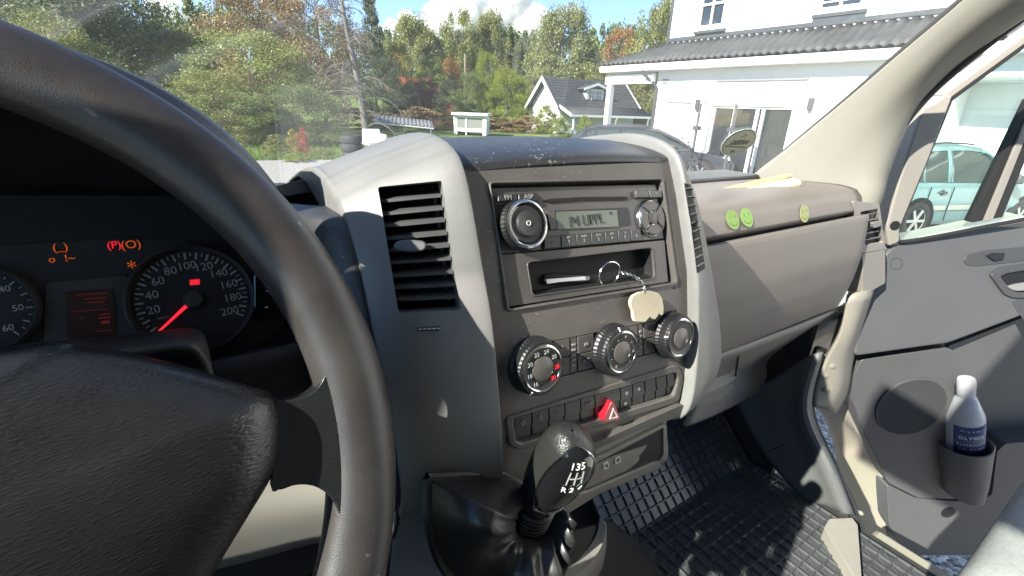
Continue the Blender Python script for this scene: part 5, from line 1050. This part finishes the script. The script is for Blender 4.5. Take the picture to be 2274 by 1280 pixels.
# ---- cars
def car(name, loc, rot, paint, label, L=4.2, W=1.74, Hh=1.46, small=False):
    root = empty(name, loc); root.rotation_euler = (0, 0, rot); INV[root.name] = Matrix.Identity(4); tag(root, label, 'car')
    k = L / 4.2; w = W / 2
    # stations: x, half width, belt height, roof height, roof half width
    S = [(-2.08, .62, .62, 0), (-2.0, .78, .80, 0), (-1.85, .84, .88, 0), (-1.5, .87, .91, 0), (-.8, .87, .91, 0), (0, .87, .90, 0), (.7, .87, .89, 0), (1.0, .87, .90, 0), (1.4, .85, .84, 0), (1.75, .80, .75, 0), (1.98, .70, .66, 0), (2.10, .50, .56, 0)]
    S = [(x * k, a * w / .87, hb * Hh / 1.46, 0) for x, a, hb, _ in S]; rows = []
    for x, a, hb, _ in S:
        prof = [(0, .20), (a * .80, .20), (a * .95, .26), (a * .985, .42), (a, .58), (a * .985, hb - .10), (a * .94, hb - .015), (a * .85, hb + .008), (a * .4, hb + .03), (0, hb + .035)]
        rows.append([np.array([x, y, z]) for y, z in prof] + [np.array([x, -y, z]) for y, z in prof[-2:0:-1]])
    g = MB().grid(loft([r + [r[0]] for r in rows], 2, 2)); g.add(rows[0], [tuple(range(len(rows[0])))]); g.add(rows[-1], [tuple(range(len(rows[-1])))[::-1]])
    body = g.build('body', paint, root, smooth=50, ws=False)
    hr_ = lambda x: np.interp(x, [q * k for q in (-1.98, -1.75, -1.35, -.8, -.2, .25, .7, 1.15)], [.90 * Hh / 1.46, 1.22 * Hh / 1.46, 1.40 * Hh / 1.46, Hh - .01, Hh, Hh - .03, Hh * .84, .93 * Hh / 1.46])
    gx_ = np.linspace(-1.95 * k, 1.12 * k, 26); hbx = lambda x: np.interp(x, [q[0] for q in S], [q[2] for q in S]); ax_ = lambda x: np.interp(x, [q[0] for q in S], [q[1] for q in S])
    def sect(x, out=0.0):
        b, r_ = hbx(x) + .0, hr_(x); t = max(0.0, min(1, (r_ - b) / .5)); a = ax_(x) * .93; wr = a - .20 * t
        return [(a + out, b), (a - (a - wr) * .45 + out, b + (r_ - b) * .5), (wr + out, b + (r_ - b) * .88), (wr - .07, r_ + out), (wr * .5, r_ + .02 + out), (0, r_ + .025 + out)]
    rows = [[np.array([x, y, z]) for y, z in sect(x)] + [np.array([x, -y, z]) for y, z in sect(x)[-2::-1]] for x in gx_]
    MB().grid(rows).build('glasshouse', M['carglass'], root, smooth=50, ws=False)
    rows = [[np.array([x, y, z]) for y, z in sect(x, .008)[2:]] + [np.array([x, -y, z]) for y, z in sect(x, .008)[-2:1:-1]] for x in gx_ if -1.72 * k <= x <= .34 * k]
    MB().grid(rows).build('roof', paint, root, smooth=50, ws=False)
    for sgn in (-1, 1):
        def strip(nm, xa, xb, xc2, xd, m=paint):       # pillar from belt (xa..xb) to roof (xc..xd)
            pts = []
            for (x0, x1, f) in ((xa, xb, 0), (xa * .5 + xc2 * .5, xb * .5 + xd * .5, 1), (xc2, xd, 2)):
                row = []
                for x in (x0, x1): s = sect(x, .010); row.append(np.array([x, s[f][0] * sgn, s[f][1]]))
                pts.append(row)
            MB().grid(pts).build(nm, m, root, ws=False, solid=.012)
        strip('pillar', -1.80 * k, -1.50 * k, -1.50 * k, -1.32 * k); strip('pillar', -.72 * k, -.60 * k, -.66 * k, -.55 * k); strip('pillar', .22 * k, .32 * k, .16 * k, .26 * k, M['darkframe']) if False else strip('pillar', -1.28 * k, -1.24 * k, -1.24 * k, -1.20 * k)
        ap = [np.array([x, sect(x, .012)[2 if x < .5 else 0][0] * sgn, hr_(x) - .05]) for x in np.linspace(.2, 1.1, 8) * k]; MB().tube(ap, .032, 6).build('pillar', paint, root, ws=False)
        for x, hx_ in ((-.95, -.85), (.05, .15)):
            xx = hx_ * k; y = ax_(xx) * .995 * sgn; MB().box((xx, y + .012 * sgn, hbx(xx) - .15), (.085, .018, .018)).build('door_handle', M['darkframe'], root, ws=False, bevel=.01); MB().lathe([(.05, 0), (.04, .004), (.01, .0)], (xx, y, hbx(xx) - .15), (0, sgn, 0), 16).build('handle_cup', M['darkframe'], root, ws=False)
        for x in (-1.15, -.62, .52):
            xx = x * k; MB().lim((xx - .005, (ax_(xx) * 1.001) * sgn - .006, .30), (xx + .005, ax_(xx) * 1.001 * sgn + .003, hbx(xx) - .06)).build('door_gap', M['pit'], root, ws=False)
        for xa, xb in ((-.95, -.66), (-.58, .48)): MB().lim((xa * k, ax_(xa * k) * sgn * .995 - .012, .47), (xb * k, ax_(xb * k) * sgn * 1.0 + .014, .545)).build('rub_strip', M['rub'], root, ws=False, bevel=.008)
        MB().box((.62 * k, (ax_(.6) + .10) * sgn, hbx(.6) + .09), (.07, .10, .07)).build('wing_mirror', M['darkframe'], root, ws=False, bevel=.03)
        MB().tube([(x * k, (sect(x * k)[3][0] - .03) * sgn, hr_(x * k) + .05 - .02 * abs(x + .6)) for x in (-1.45, -1.1, -.6, -.1, .1)], .014, 6).build('roof_rail', M['darkframe'], root, ws=False)
        MB().lathe([(.13, 0), (.11, .03), (.02, .05)], (1.93 * k, .56 * w / .87 * sgn, .62), (1, .35 * sgn, .25), 20).build('headlamp', M['lamp'], root, ws=False)
        MB().box((-1.99 * k, .66 * w / .87 * sgn, .82), (.05, .10, .14)).build('tail_lamp', M['red'], root, ws=False, bevel=.02)
        for x in (-1.28, 1.30):
            xx = x * k; wh = bpy.data.objects.new('wheel', None); col.objects.link(wh); wh.parent = root; cc = (xx, (ax_(xx) - .09) * sgn, .31)
            MB().lathe([(.375, -.12), (.375, .100)], cc, (0, sgn, 0), 30).build('wheel_arch', M['pit'], wh, ws=False)
            MB().lathe([(.19, -.09), (.25, -.10), (.30, -.085), (.315, -.05), (.315, .05), (.30, .105), (.25, .118), (.205, .112), (.20, .06)], cc, (0, sgn, 0), 36, cap=False).build('tyre', M['tyre'], wh, ws=False)
            MB().lathe([(.205, .06), (.205, .10), (.195, .108), (.185, .085), (.02, .075)], cc, (0, sgn, 0), 30).build('rim', M['zinc'] if small else M['alloy'], wh, ws=False)
            m = MB()
            for q in range(6):
                a = q * math.pi / 3; e = np.array([math.cos(a), 0, math.sin(a)]); f = np.array([-math.sin(a), 0, math.cos(a)]); m.box(np.array(cc) + e * .11 + np.array([0, .10 * sgn, 0]), (.085, .022, .012), (e, f, (0, 1, 0)))
            m.lathe([(.045, .09), (.04, .115), (.01, .118)], cc, (0, sgn, 0), 14); m.build('spokes', M['alloy'], wh, ws=False)
    MB().lim((2.0 * k, -.35, .42), (2.1 * k + .01, .35, .52)).build('grille', M['pit'], root, ws=False, bevel=.01)
    return root
M['carglass'] = mat('car_glass', (.05, .065, .06), .04, spec=.8, coat=.5); M['rub'] = mat('rub_strip', (.40, .40, .33), .6); M['lamp'] = mat('lamp_lens', (.7, .72, .72), .08, coat=1, spec=.8); M['alloy'] = mat('alloy', (.6, .6, .6), .35, metal=.8)
teal = mat('pale_teal_paint', (.15, .255, .26), .3, coat=.6, var=(2, .04)); dark = mat('dark_grey_paint', (.035, .041, .048), .25, coat=.8, var=(2, .1))
tw_ = AZ(2006, 530, 0); d_ = np.array([math.cos(math.radians(-18)), math.sin(math.radians(-18)), 0]); rt = math.atan2(d_[1], d_[0]); cn_ = tw_ + d_ * 1.22 - np.array([d_[1], -d_[0], 0]) * .80
car('parked_car', (cn_[0], cn_[1], 0), rt, teal, 'pale teal hatchback parked in front of the garage', L=4.0, small=True)
dw = AZ(1548, 408, 0); rt2 = math.radians(-50)
d2 = np.array([math.cos(rt2), math.sin(rt2), 0]); s2 = np.array([math.sin(rt2), -math.cos(rt2), 0]); pc2 = dw - d2 * 1.5 - s2 * .80
car('parked_car', (pc2[0], pc2[1], 0), rt2, dark, 'dark grey hatchback parked in the yard behind the centre console', L=4.85, Hh=1.38)

# ---- bicycle beyond the dark car
bcy = tag(empty('bicycle', (*gp(1508, 13.4), 0)), 'bicycle leaning behind the dark grey parked car', 'bicycle')
bc = np.array([*gp(1508, 13.4), 0]); bd_ = _n(np.array([.55, -.8, 0])); bw = np.array([-bd_[1], bd_[0], 0]); q3 = lambda a, z, s=0: bc + bd_ * a + up * z + bw * (s + .06 * z)
for a in (-.52, .52):
    wh = pivot('wheel', bcy); MB().tube([q3(a + .33 * math.cos(t), .36 + .33 * math.sin(t)) for t in np.linspace(0, 2 * math.pi, 33)], .022, 6, cap=False).build('tyre', M['tyre'], wh); m = MB()
    for t in np.linspace(0, math.pi, 9)[:-1]: m.tube([q3(a + .32 * math.cos(t), .36 + .32 * math.sin(t)), q3(a - .32 * math.cos(t), .36 - .32 * math.sin(t))], .003, 4)
    m.build('spokes', M['steel'], wh)
m = MB()
for a, b in (((-.52, .36), (-.05, .34)), ((-.05, .34), (.38, .86)), ((-.05, .34), (-.2, .92)), ((-.2, .86), (.38, .9)), ((-.52, .36), (-.2, .86)), ((.52, .36), (.36, 1.04))): m.tube([q3(*a), q3(*b)], .02, 6)
m.build('frame', dark, bcy); MB().tube([q3(.30, 1.12, -.3), q3(.36, 1.08, -.1), q3(.36, 1.08, .1), q3(.30, 1.12, .3)], .014, 6).build('handlebar', M['darkframe'], bcy); MB().box(q3(-.22, .98), (.13, .06, .03), (bd_, bw, up)).build('saddle', M['black'], bcy, bevel=.02)

# ---- trees
def leafmat(name, c, c2):
    m = bpy.data.materials.new(name); m.use_nodes = True; nt = m.node_tree; N = nt.nodes.new; Lk = nt.links.new; nt.nodes.remove(nt.nodes['Principled BSDF']); o = nt.nodes['Material Output']
    tc = N('ShaderNodeTexCoord'); tx = N('ShaderNodeTexNoise'); tx.inputs['Scale'].default_value = 3.2; tx.inputs['Detail'].default_value = 8; tx.inputs['Roughness'].default_value = .8; Lk(tc.outputs['Object'], tx.inputs['Vector'])
    oi = N('ShaderNodeObjectInfo'); rp = N('ShaderNodeMapRange'); rp.inputs[1].default_value = .36; rp.inputs[2].default_value = .64; Lk(tx.outputs['Fac'], rp.inputs[0])
    mx = N('ShaderNodeMix'); mx.data_type = 'RGBA'; mx.inputs[6].default_value = (*c, 1); mx.inputs[7].default_value = (*c2, 1); Lk(rp.outputs[0], mx.inputs[0])
    d = N('ShaderNodeBsdfDiffuse'); t = N('ShaderNodeBsdfTranslucent'); g = N('ShaderNodeBsdfGlossy'); g.inputs['Roughness'].default_value = .45; s = N('ShaderNodeMixShader'); s.inputs[0].default_value = .3; s2 = N('ShaderNodeMixShader'); s2.inputs[0].default_value = .04
    Lk(mx.outputs[2], d.inputs[0]); Lk(mx.outputs[2], t.inputs[0]); Lk(d.outputs[0], s.inputs[1]); Lk(t.outputs[0], s.inputs[2]); Lk(s.outputs[0], s2.inputs[1]); Lk(g.outputs[0], s2.inputs[2]); Lk(s2.outputs[0], o.inputs['Surface']); return m
LF = dict(green=leafmat('leaf_green', (.10, .14, .04), (.21, .26, .075)), olive=leafmat('leaf_olive', (.15, .17, .05), (.33, .33, .11)), lime2=leafmat('leaf_light', (.14, .18, .04), (.34, .36, .09)), lime=leafmat('leaf_lime', (.14, .20, .02), (.33, .36, .045)), yellow=leafmat('leaf_yellow', (.26, .22, .02), (.46, .34, .04)),
          orange=leafmat('leaf_orange', (.24, .12, .03), (.40, .20, .05)), dark=leafmat('leaf_dark', (.045, .07, .03), (.10, .13, .05)), grey=leafmat('leaf_grey', (.12, .145, .085), (.25, .27, .15)), rust=leafmat('leaf_rust', (.22, .13, .07), (.32, .24, .10)), red=leafmat('leaf_red', (.35, .03, .02), (.5, .10, .03)), hay=leafmat('dry_grass', (.26, .19, .09), (.40, .30, .15)))
M['bark'] = mat('bark', (.16, .13, .11), .9, bump=('n', 12, .8, .03), var=(3, .35)); M['birch'] = mat('birch_bark', (.22, .21, .19), .85, var=(4, .5)); M['deadwood'] = mat('dead_wood', (.15, .135, .12), .9, var=(4, .25))
def crown(seed, kind, n, leaf):
    """unit crown: height 1 from z=0, half width about .5; leaf sized faces in clumps"""
    r = np.random.default_rng(seed); C_ = []
    if kind == 'spruce':
        for i in range(90):
            z = r.random() ** .8; w = (1 - z) * .46 + .02; a = r.random() * 6.283; q = w * (.35 + .65 * math.sqrt(r.random())); C_.append((q * math.cos(a), q * math.sin(a), z - .10 * q, .07 + .05 * (1 - z), .030))
    else:
        for i in range({'birch': 90, 'round': 80, 'bush': 60}[kind]):
            z = r.random(); w = {'birch': .16 + .36 * math.sin(math.pi * min(1, (z * .93 + .02)) ** .72) ** .9, 'round': .46 * math.sin(math.pi * (.10 + .86 * z)) ** .6, 'bush': .5 * math.sqrt(max(0, 1 - z ** 2))}[kind]
            a = r.random() * 6.283; q = w * (.25 + .75 * math.sqrt(r.random())) * (.85 + .3 * r.random()); s = .07 + .075 * r.random(); C_.append((q * math.cos(a), q * math.sin(a), z * .96 + .02, s, s * (.75 if kind != 'birch' else 1.15)))
    C_ = np.array(C_); k = r.integers(0, len(C_), n); v = r.normal(size=(n, 3)); v /= np.linalg.norm(v, axis=1)[:, None]; v *= (r.random(n) ** .45)[:, None]
    P_ = C_[k, :3] + v * np.stack([C_[k, 3], C_[k, 3], C_[k, 4]], 1); P_[:, 2] -= .06 * (v[:, 0] ** 2 + v[:, 1] ** 2) * (kind == 'birch')
    d1 = r.normal(size=(n, 3)); d1 /= np.linalg.norm(d1, axis=1)[:, None]; d2 = np.cross(d1, r.normal(size=(n, 3))); d2 /= np.linalg.norm(d2, axis=1)[:, None]; s = leaf * (.6 + .8 * r.random(n))[:, None]
    V = np.stack([P_ - d1 * s, P_ + d2 * s * .55, P_ + d1 * s, P_ - d2 * s * .55], 1).reshape(-1, 3)
    me = bpy.data.meshes.new('crown_' + kind); me.vertices.add(4 * n); me.vertices.foreach_set('co', V.ravel().astype('f')); me.loops.add(4 * n); me.loops.foreach_set('vertex_index', np.arange(4 * n, dtype='i')); me.polygons.add(n); me.polygons.foreach_set('loop_start', np.arange(0, 4 * n, 4, dtype='i')); me.update(); me.validate()
    me.materials.append(None); return me
CR = {'birch': [crown(i, 'birch', 26000, .0125) for i in (1, 2, 3)], 'round': [crown(i, 'round', 15000, .012) for i in (4, 5)], 'near': [crown(i, 'round', 38000, .0075) for i in (6, 7)], 'spruce': [crown(i, 'spruce', 14000, .011) for i in (8, 9)], 'bush': [crown(i, 'bush', 5000, .022) for i in (10, 11)]}
def trunk_mesh(seed, r0=.02):
    r = random.Random(seed); m = MB(); m.tube([(0, 0, -.05), (.005, .003, .3), (-.004, .004, .6), (.0, 0, .9)], [r0, r0 * .75, r0 * .45, r0 * .12], 8)
    for i in range(14):
        z = .22 + .6 * r.random(); a = r.random() * 6.28; l = .32 * (1 - z) + .1; e = np.array([math.cos(a), math.sin(a), 0]); p = np.array([0, 0, z]); m.tube([p, p + e * l * .5 + up * l * .25, p + e * l + up * l * .6], [r0 * .32, r0 * .2, r0 * .06], 5)
    me = bpy.data.meshes.new('trunk'); me.from_pydata(m.v, [], m.f); me.materials.append(None); return me
TR = [trunk_mesh(1), trunk_mesh(2), trunk_mesh(3)]
_tc = [0]
def tree(u, vtop, wpx, d, kind, leaf, label, base=.14, bark='bark', name='tree', group='trees beyond the lawn', depth=1.0, cat_='tree', z0=None):
    x, y = gp(u, d); gz = terr(x, y) if z0 is None else z0; H_ = zat(u, vtop, d) - gz; W_ = wpx / 1119 * d; k = _tc[0]; _tc[0] += 1
    root = empty(name, (x, y, gz)); tag(root, label, cat_, group); root.rotation_euler = (0, 0, k * 2.399)
    c = bpy.data.objects.new('crown', CR[kind][k % len(CR[kind])]); col.objects.link(c); c.parent = root; c.location = (0, 0, H_ * base); c.scale = (W_, W_ * depth, H_ * (1 - base)); c.material_slots[0].link = 'OBJECT'; c.material_slots[0].material = LF[leaf]
    if kind != 'bush':
        t = bpy.data.objects.new('trunk', TR[k % 3]); col.objects.link(t); t.parent = root; t.scale = (min(H_ * .7, W_ * 1.3), min(H_ * .7, W_ * 1.3), H_); t.material_slots[0].link = 'OBJECT'; t.material_slots[0].material = M[bark]
    return root
T = tree
T(70, -120, 420, 34, 'near', 'grey', 'tall grey-green tree at the far left above the steering wheel', .1)
T(250, -150, 250, 38, 'near', 'dark', 'tall dark green tree behind the leaning utility pole', .05)
T(150, 40, 170, 27, 'near', 'olive', 'yellowish bushy tree in front of the leaning utility pole', .03)
T(20, 60, 190, 31, 'round', 'grey', 'grey-green bushy tree at the left edge behind the wheel rim', .03)
T(400, 62, 190, 36, 'near', 'olive', 'light green tree between the dark tree and the orange-topped tree', .05)
T(560, 80, 290, 25, 'near', 'lime2', 'large green leafy tree left of the dead conifer', .0, depth=.9)
T(610, -50, 230, 29, 'near', 'rust', 'rust brown thinning tree rising behind the green leafy tree', .25)
T(480, 165, 220, 23, 'near', 'olive', 'dense green shrub tree just past the steering wheel rim', .0)
T(650, 190, 210, 22, 'near', 'green', 'dense dark-edged shrub tree beside the glare on the lawn', .0)
T(720, -70, 190, 34, 'near', 'rust', 'tall brownish tree behind the dead conifer', .1)
T(835, -30, 110, 45, 'spruce', 'dark', 'dark spruce right behind the dead conifer', .02)
T(850, 130, 110, 42, 'near', 'dark', 'dark rounded tree at the foot of the spruce', .02)
T(890, 95, 70, 46, 'round', 'yellow', 'yellow autumn tree right of the dark spruce', .05)
T(925, 42, 125, 62, 'birch', 'olive', 'olive birch left of the big cloud', .12, 'birch')
T(968, 75, 70, 64, 'birch', 'olive', 'slim olive birch under the left end of the cloud', .12, 'birch')
T(1020, 22, 95, 62, 'birch', 'olive', 'tallest pale birch under the middle of the cloud', .12, 'birch')
T(1086, 34, 88, 64, 'birch', 'olive', 'pale birch with a split top under the cloud', .12, 'birch')
T(1130, 62, 62, 66, 'spruce', 'green', 'narrow green spruce between two birches', .02)
T(1168, 68, 74, 63, 'birch', 'grey', 'small grey-green birch left of the big birch', .1, 'birch')
T(1240, 24, 165, 52, 'birch', 'olive', 'broad tall birch right of the cloud', .08, 'birch', depth=.9)
T(1290, 85, 60, 56, 'round', 'green', 'dark green tree at the right flank of the broad birch', .05)
T(1365, 62, 100, 58, 'round', 'orange', 'orange-brown autumn tree left of the white house', .08)
T(1330, 110, 60, 62, 'round', 'dark', 'dark tree left of the orange-brown tree', .05)
T(1440, 2, 125, 50, 'birch', 'olive', 'weeping birch beside the white house corner', .05, 'birch')
T(1400, 130, 110, 48, 'birch', 'olive', 'lower birch showing under the porch roof', .02, 'birch')
T(955, 132, 90, 48, 'round', 'lime', 'yellow-green tree above the red house', .05)
T(1002, 132, 56, 50, 'round', 'orange', 'small orange tree right of the red house', .1)
T(1080, 122, 74, 43, 'near', 'lime', 'bright yellow-green tree right of the slim pole', .02)
T(1125, 152, 110, 41, 'near', 'lime', 'broad lime green tree left of the small house', .0)
T(1040, 165, 90, 41, 'near', 'green', 'green tree in front of the slim pole', .0)
T(1000, 178, 80, 43, 'near', 'dark', 'dark green tree below the small orange tree', .0)
T(1170, 165, 90, 46, 'round', 'olive', 'olive tree behind the gable of the small house', .02)
T(905, 190, 90, 43, 'near', 'dark', 'dark tree left of the red house', .0)
T(1210, 120, 90, 50, 'round', 'olive', 'olive tree above the small house roof', .05)
T(1310, 150, 110, 50, 'round', 'olive', 'pale tree above the dormer', .0)
# far wood that reads as one mass
r = random.Random(5); fw = []
for i in range(70):
    u = -150 + i * 26 + r.uniform(-10, 10); d = 78 + r.uniform(-6, 14); x, y = gp(u, d); gz = terr(x, y); H_ = 7 + 4 * r.random(); me = CR[['birch', 'round', 'spruce'][i % 3]][0]; fw.append((x, y, gz, H_, me))
vs_ = []; 
for x, y, gz, H_, me in fw:
    co = np.empty(len(me.vertices) * 3, 'f'); me.vertices.foreach_get('co', co); co = co.reshape(-1, 4, 3)[::6]; c0_ = co.mean(1, keepdims=True); co = c0_ + (co - c0_) * 2.2; co = co * np.array([H_ * .62, H_ * .62, H_]) + np.array([x, y, gz]); vs_.append(co)
V = np.concatenate(vs_).reshape(-1, 3); n = len(V) // 4; me = bpy.data.meshes.new('far_wood'); me.from_pydata(V.tolist(), [], [(4 * i, 4 * i + 1, 4 * i + 2, 4 * i + 3) for i in range(n)]); me.materials.append(LF['green']); o = bpy.data.objects.new('far_wood', me); col.objects.link(o); tag(o, 'far green woodland filling the slope behind the trees', 'woodland', kind='stuff')
# bushes and shrubs
B = lambda u, v, w, d, leaf, lab, cat_='bush': tree(u, v, w, d, 'bush', leaf, lab, 0, name='bush', group='low bushes round the lawn', cat_=cat_)
B(1115, 262, 150, 39, 'hay', 'dry brown bush right of the shed'); B(1170, 258, 110, 38, 'hay', 'dry brown bush nearest the small house'); B(930, 238, 130, 41, 'hay', 'brown bush behind the low canopy'); B(975, 262, 120, 38, 'hay', 'brown bush behind the shed')
B(1075, 240, 120, 42, 'dark', 'dark bush behind the shed roof'); B(1215, 235, 60, 37, 'lime', 'light green bush at the gable of the small house'); B(1245, 262, 60, 34.5, 'lime', 'light green bush before the small house corner'); B(1302, 258, 40, 34, 'lime', 'small bush before the small house porch')
B(640, 288, 34, 19, 'yellow', 'small yellow shrub on the lawn edge'); B(661, 286, 26, 18.5, 'red', 'small red shrub on the lawn edge'); B(862, 302, 30, 18, 'orange', 'orange flowering plant right of the white seat'); B(642, 338, 60, 16.2, 'lime', 'low bright green plant by the gravel edge'); B(700, 330, 50, 17, 'olive', 'low plant by the gravel edge right of the green plant'); B(600, 300, 60, 18, 'olive', 'olive shrub next to the wheel rim')
B(780, 240, 120, 36, 'hay', 'dry bush at the foot of the dead conifer'); B(860, 252, 140, 39, 'hay', 'dry brown bush left of the low canopy')
# rough grass at the lawn edge
mb = MB(); r = random.Random(9)
for i in range(9000):
    u = r.uniform(520, 1120); d = 16.6 + 9 * r.random() ** 2; x, y = gp(u, d); h = .05 + .13 * r.random(); a = r.random() * 6.28; w = .012; dx, dy = math.cos(a) * w, math.sin(a) * w; lx_, ly_ = r.uniform(-.05, .05), r.uniform(-.05, .05)
    mb.add([(x - dx, y - dy, -.03), (x + dx, y + dy, -.03), (x + lx_, y + ly_, h)], [(0, 1, 2)])
gr = mb.build('rough_grass', leafmat('grass_blade', (.10, .17, .03), (.22, .28, .06)), smooth=0); tag(gr, 'rough green grass along the far edge of the gravel', 'grass', kind='stuff')

# ---- dead conifer
dt_ = tag(empty('dead_conifer', (*gp(812, 21), 0)), 'bare grey dead conifer with drooping twigs', 'tree'); D0 = np.array([*gp(812, 21), -.05]); D1 = np.array([*gp(768, 21), zat(768, -120, 21)])
trk = cat([D0, D0 * .66 + D1 * .34 + (.05, 0, 0), D0 * .33 + D1 * .67 - (.05, 0, 0), D1], 6); MB().tube(trk, [.17 - .13 * k / (len(trk) - 1) for k in range(len(trk))], 10).build('trunk', M['deadwood'], dt_)
r = random.Random(11); m = MB()
for i in range(80):
    s = .12 + .86 * r.random(); p = D0 + (D1 - D0) * s; a = r.random() * 6.28; e = np.array([math.cos(a), math.sin(a), 0]); l = (.5 + 1.5 * r.random()) * (1.15 - .4 * s); q = [p, p + e * l * .4 + up * (.1 * l), p + e * l * .8 - up * .05 * l, p + e * l - up * .35 * l]
    c_ = cat(q, 3); m.tube(c_, [.024 - .02 * k / (len(c_) - 1) for k in range(len(c_))], 5)
    for j in range(7):
        t = .3 + .7 * r.random(); b = c_[int(t * (len(c_) - 1))]; a2 = a + r.uniform(-1.2, 1.2); e2 = np.array([math.cos(a2), math.sin(a2), 0]); l2 = .2 + .45 * r.random(); m.tube([b, b + e2 * l2 * .6 - up * .1 * l2, b + e2 * l2 - up * .5 * l2], [.008, .006, .003], 4)
m.build('branches', M['deadwood'], dt_)
# ---- red house among the trees
rh = tag(empty('red_house', (*gp(955, 47), .3)), 'dark red wooden house half hidden by trees', 'house'); c = np.array([*gp(950, 47), 0]); f3 = -np.array([*gdir(950), 0]); r3 = np.cross(up, f3); r3 = r3 if r3[0] > 0 else -r3; fr3 = (r3, f3, up); M['redwood'] = mat('red_boards', (.22, .03, .025), .8, var=(4, .2))
zt4 = zat(950, 200, 47); MB().box(c + up * zt4 / 2 - f3 * 1.5, (2.4, 1.5, zt4 / 2), fr3).build('wall', M['redwood'], rh)
MB().add([c + r3 * a + f3 * b + up * z for a, b, z in ((-2.7, .4, zt4 - .1), (2.7, .4, zt4 - .1), (2.7, -1.5, zt4 + 1.0), (-2.7, -1.5, zt4 + 1.0), (-2.7, -3.4, zt4 - .1), (2.7, -3.4, zt4 - .1))], [(0, 1, 2, 3), (3, 2, 5, 4)]).build('roof', mat('red_roof', (.28, .05, .04), .7, var=(3, .2)), rh, solid=.12)
w = pivot('window', rh); MB().box(c + f3 * .01 + up * zt4 * .6 - r3 * 1.2, (.5, .02, .5), fr3).build('frame', M['boardw'], w); MB().box(c + f3 * .025 + up * zt4 * .6 - r3 * 1.2, (.4, .02, .4), fr3).build('pane', M['pane'], w)

# ---- cumulus clouds
def cloud(u, v, wpx, hpx, d, seed, label):
    r = random.Random(seed); rr = ray(u, v); c = CAM + rr / math.hypot(rr[0], rr[1]) * d; W_ = wpx / 1119 * d / 2; H_ = hpx / 1119 * d / 2; e = np.array([-gdir(u)[1], gdir(u)[0], 0]); f = np.array([*gdir(u), 0]); bm = bmesh.new()
    for i in range(46):
        s = r.uniform(-1, 1); hh = r.random() * math.sqrt(max(0, 1 - s * s)); q = c + e * s * W_ + up * (hh * 2 - 1) * H_ * .75 + f * r.uniform(-.5, .5) * W_ * .6; rad_ = H_ * (.28 + .36 * r.random()) * (1 - .45 * abs(s))
        bmesh.ops.create_icosphere(bm, subdivisions=2, radius=rad_, matrix=Matrix.Translation(Vector(q)))
    me = bpy.data.meshes.new('cloud'); bm.to_mesh(me); bm.free(); o = bpy.data.objects.new('cloud', me); col.objects.link(o); me.materials.append(M['cloud'])
    m = o.modifiers.new('r', 'REMESH'); m.mode = 'VOXEL'; m.voxel_size = H_ * .07; t = bpy.data.textures.new('puff', 'CLOUDS'); t.noise_scale = H_ * .35; t.noise_depth = 4; m = o.modifiers.new('d', 'DISPLACE'); m.texture = t; m.strength = H_ * .34; m.texture_coords = 'GLOBAL'
    tag(o, label, 'cloud', 'white cumulus clouds'); return o
cm = bpy.data.materials.new('cloud_vapour'); cm.use_nodes = True; nt = cm.node_tree; nt.nodes.remove(nt.nodes['Principled BSDF']); vsn = nt.nodes.new('ShaderNodeVolumeScatter'); vsn.inputs['Color'].default_value = (1, 1, 1, 1); vsn.inputs['Density'].default_value = .05; vsn.inputs['Anisotropy'].default_value = .0; nt.links.new(vsn.outputs[0], nt.nodes['Material Output'].inputs['Volume']); M['cloud'] = cm
scene.cycles.volume_bounces = 4
cloud(1080, 44, 290, 160, 1500, 1, 'big white cumulus cloud above the middle birches'); cloud(905, 75, 120, 70, 1500, 2, 'small white cloud left of the big cloud'); cloud(385, 25, 60, 90, 1500, 3, 'small white cloud above the left trees')
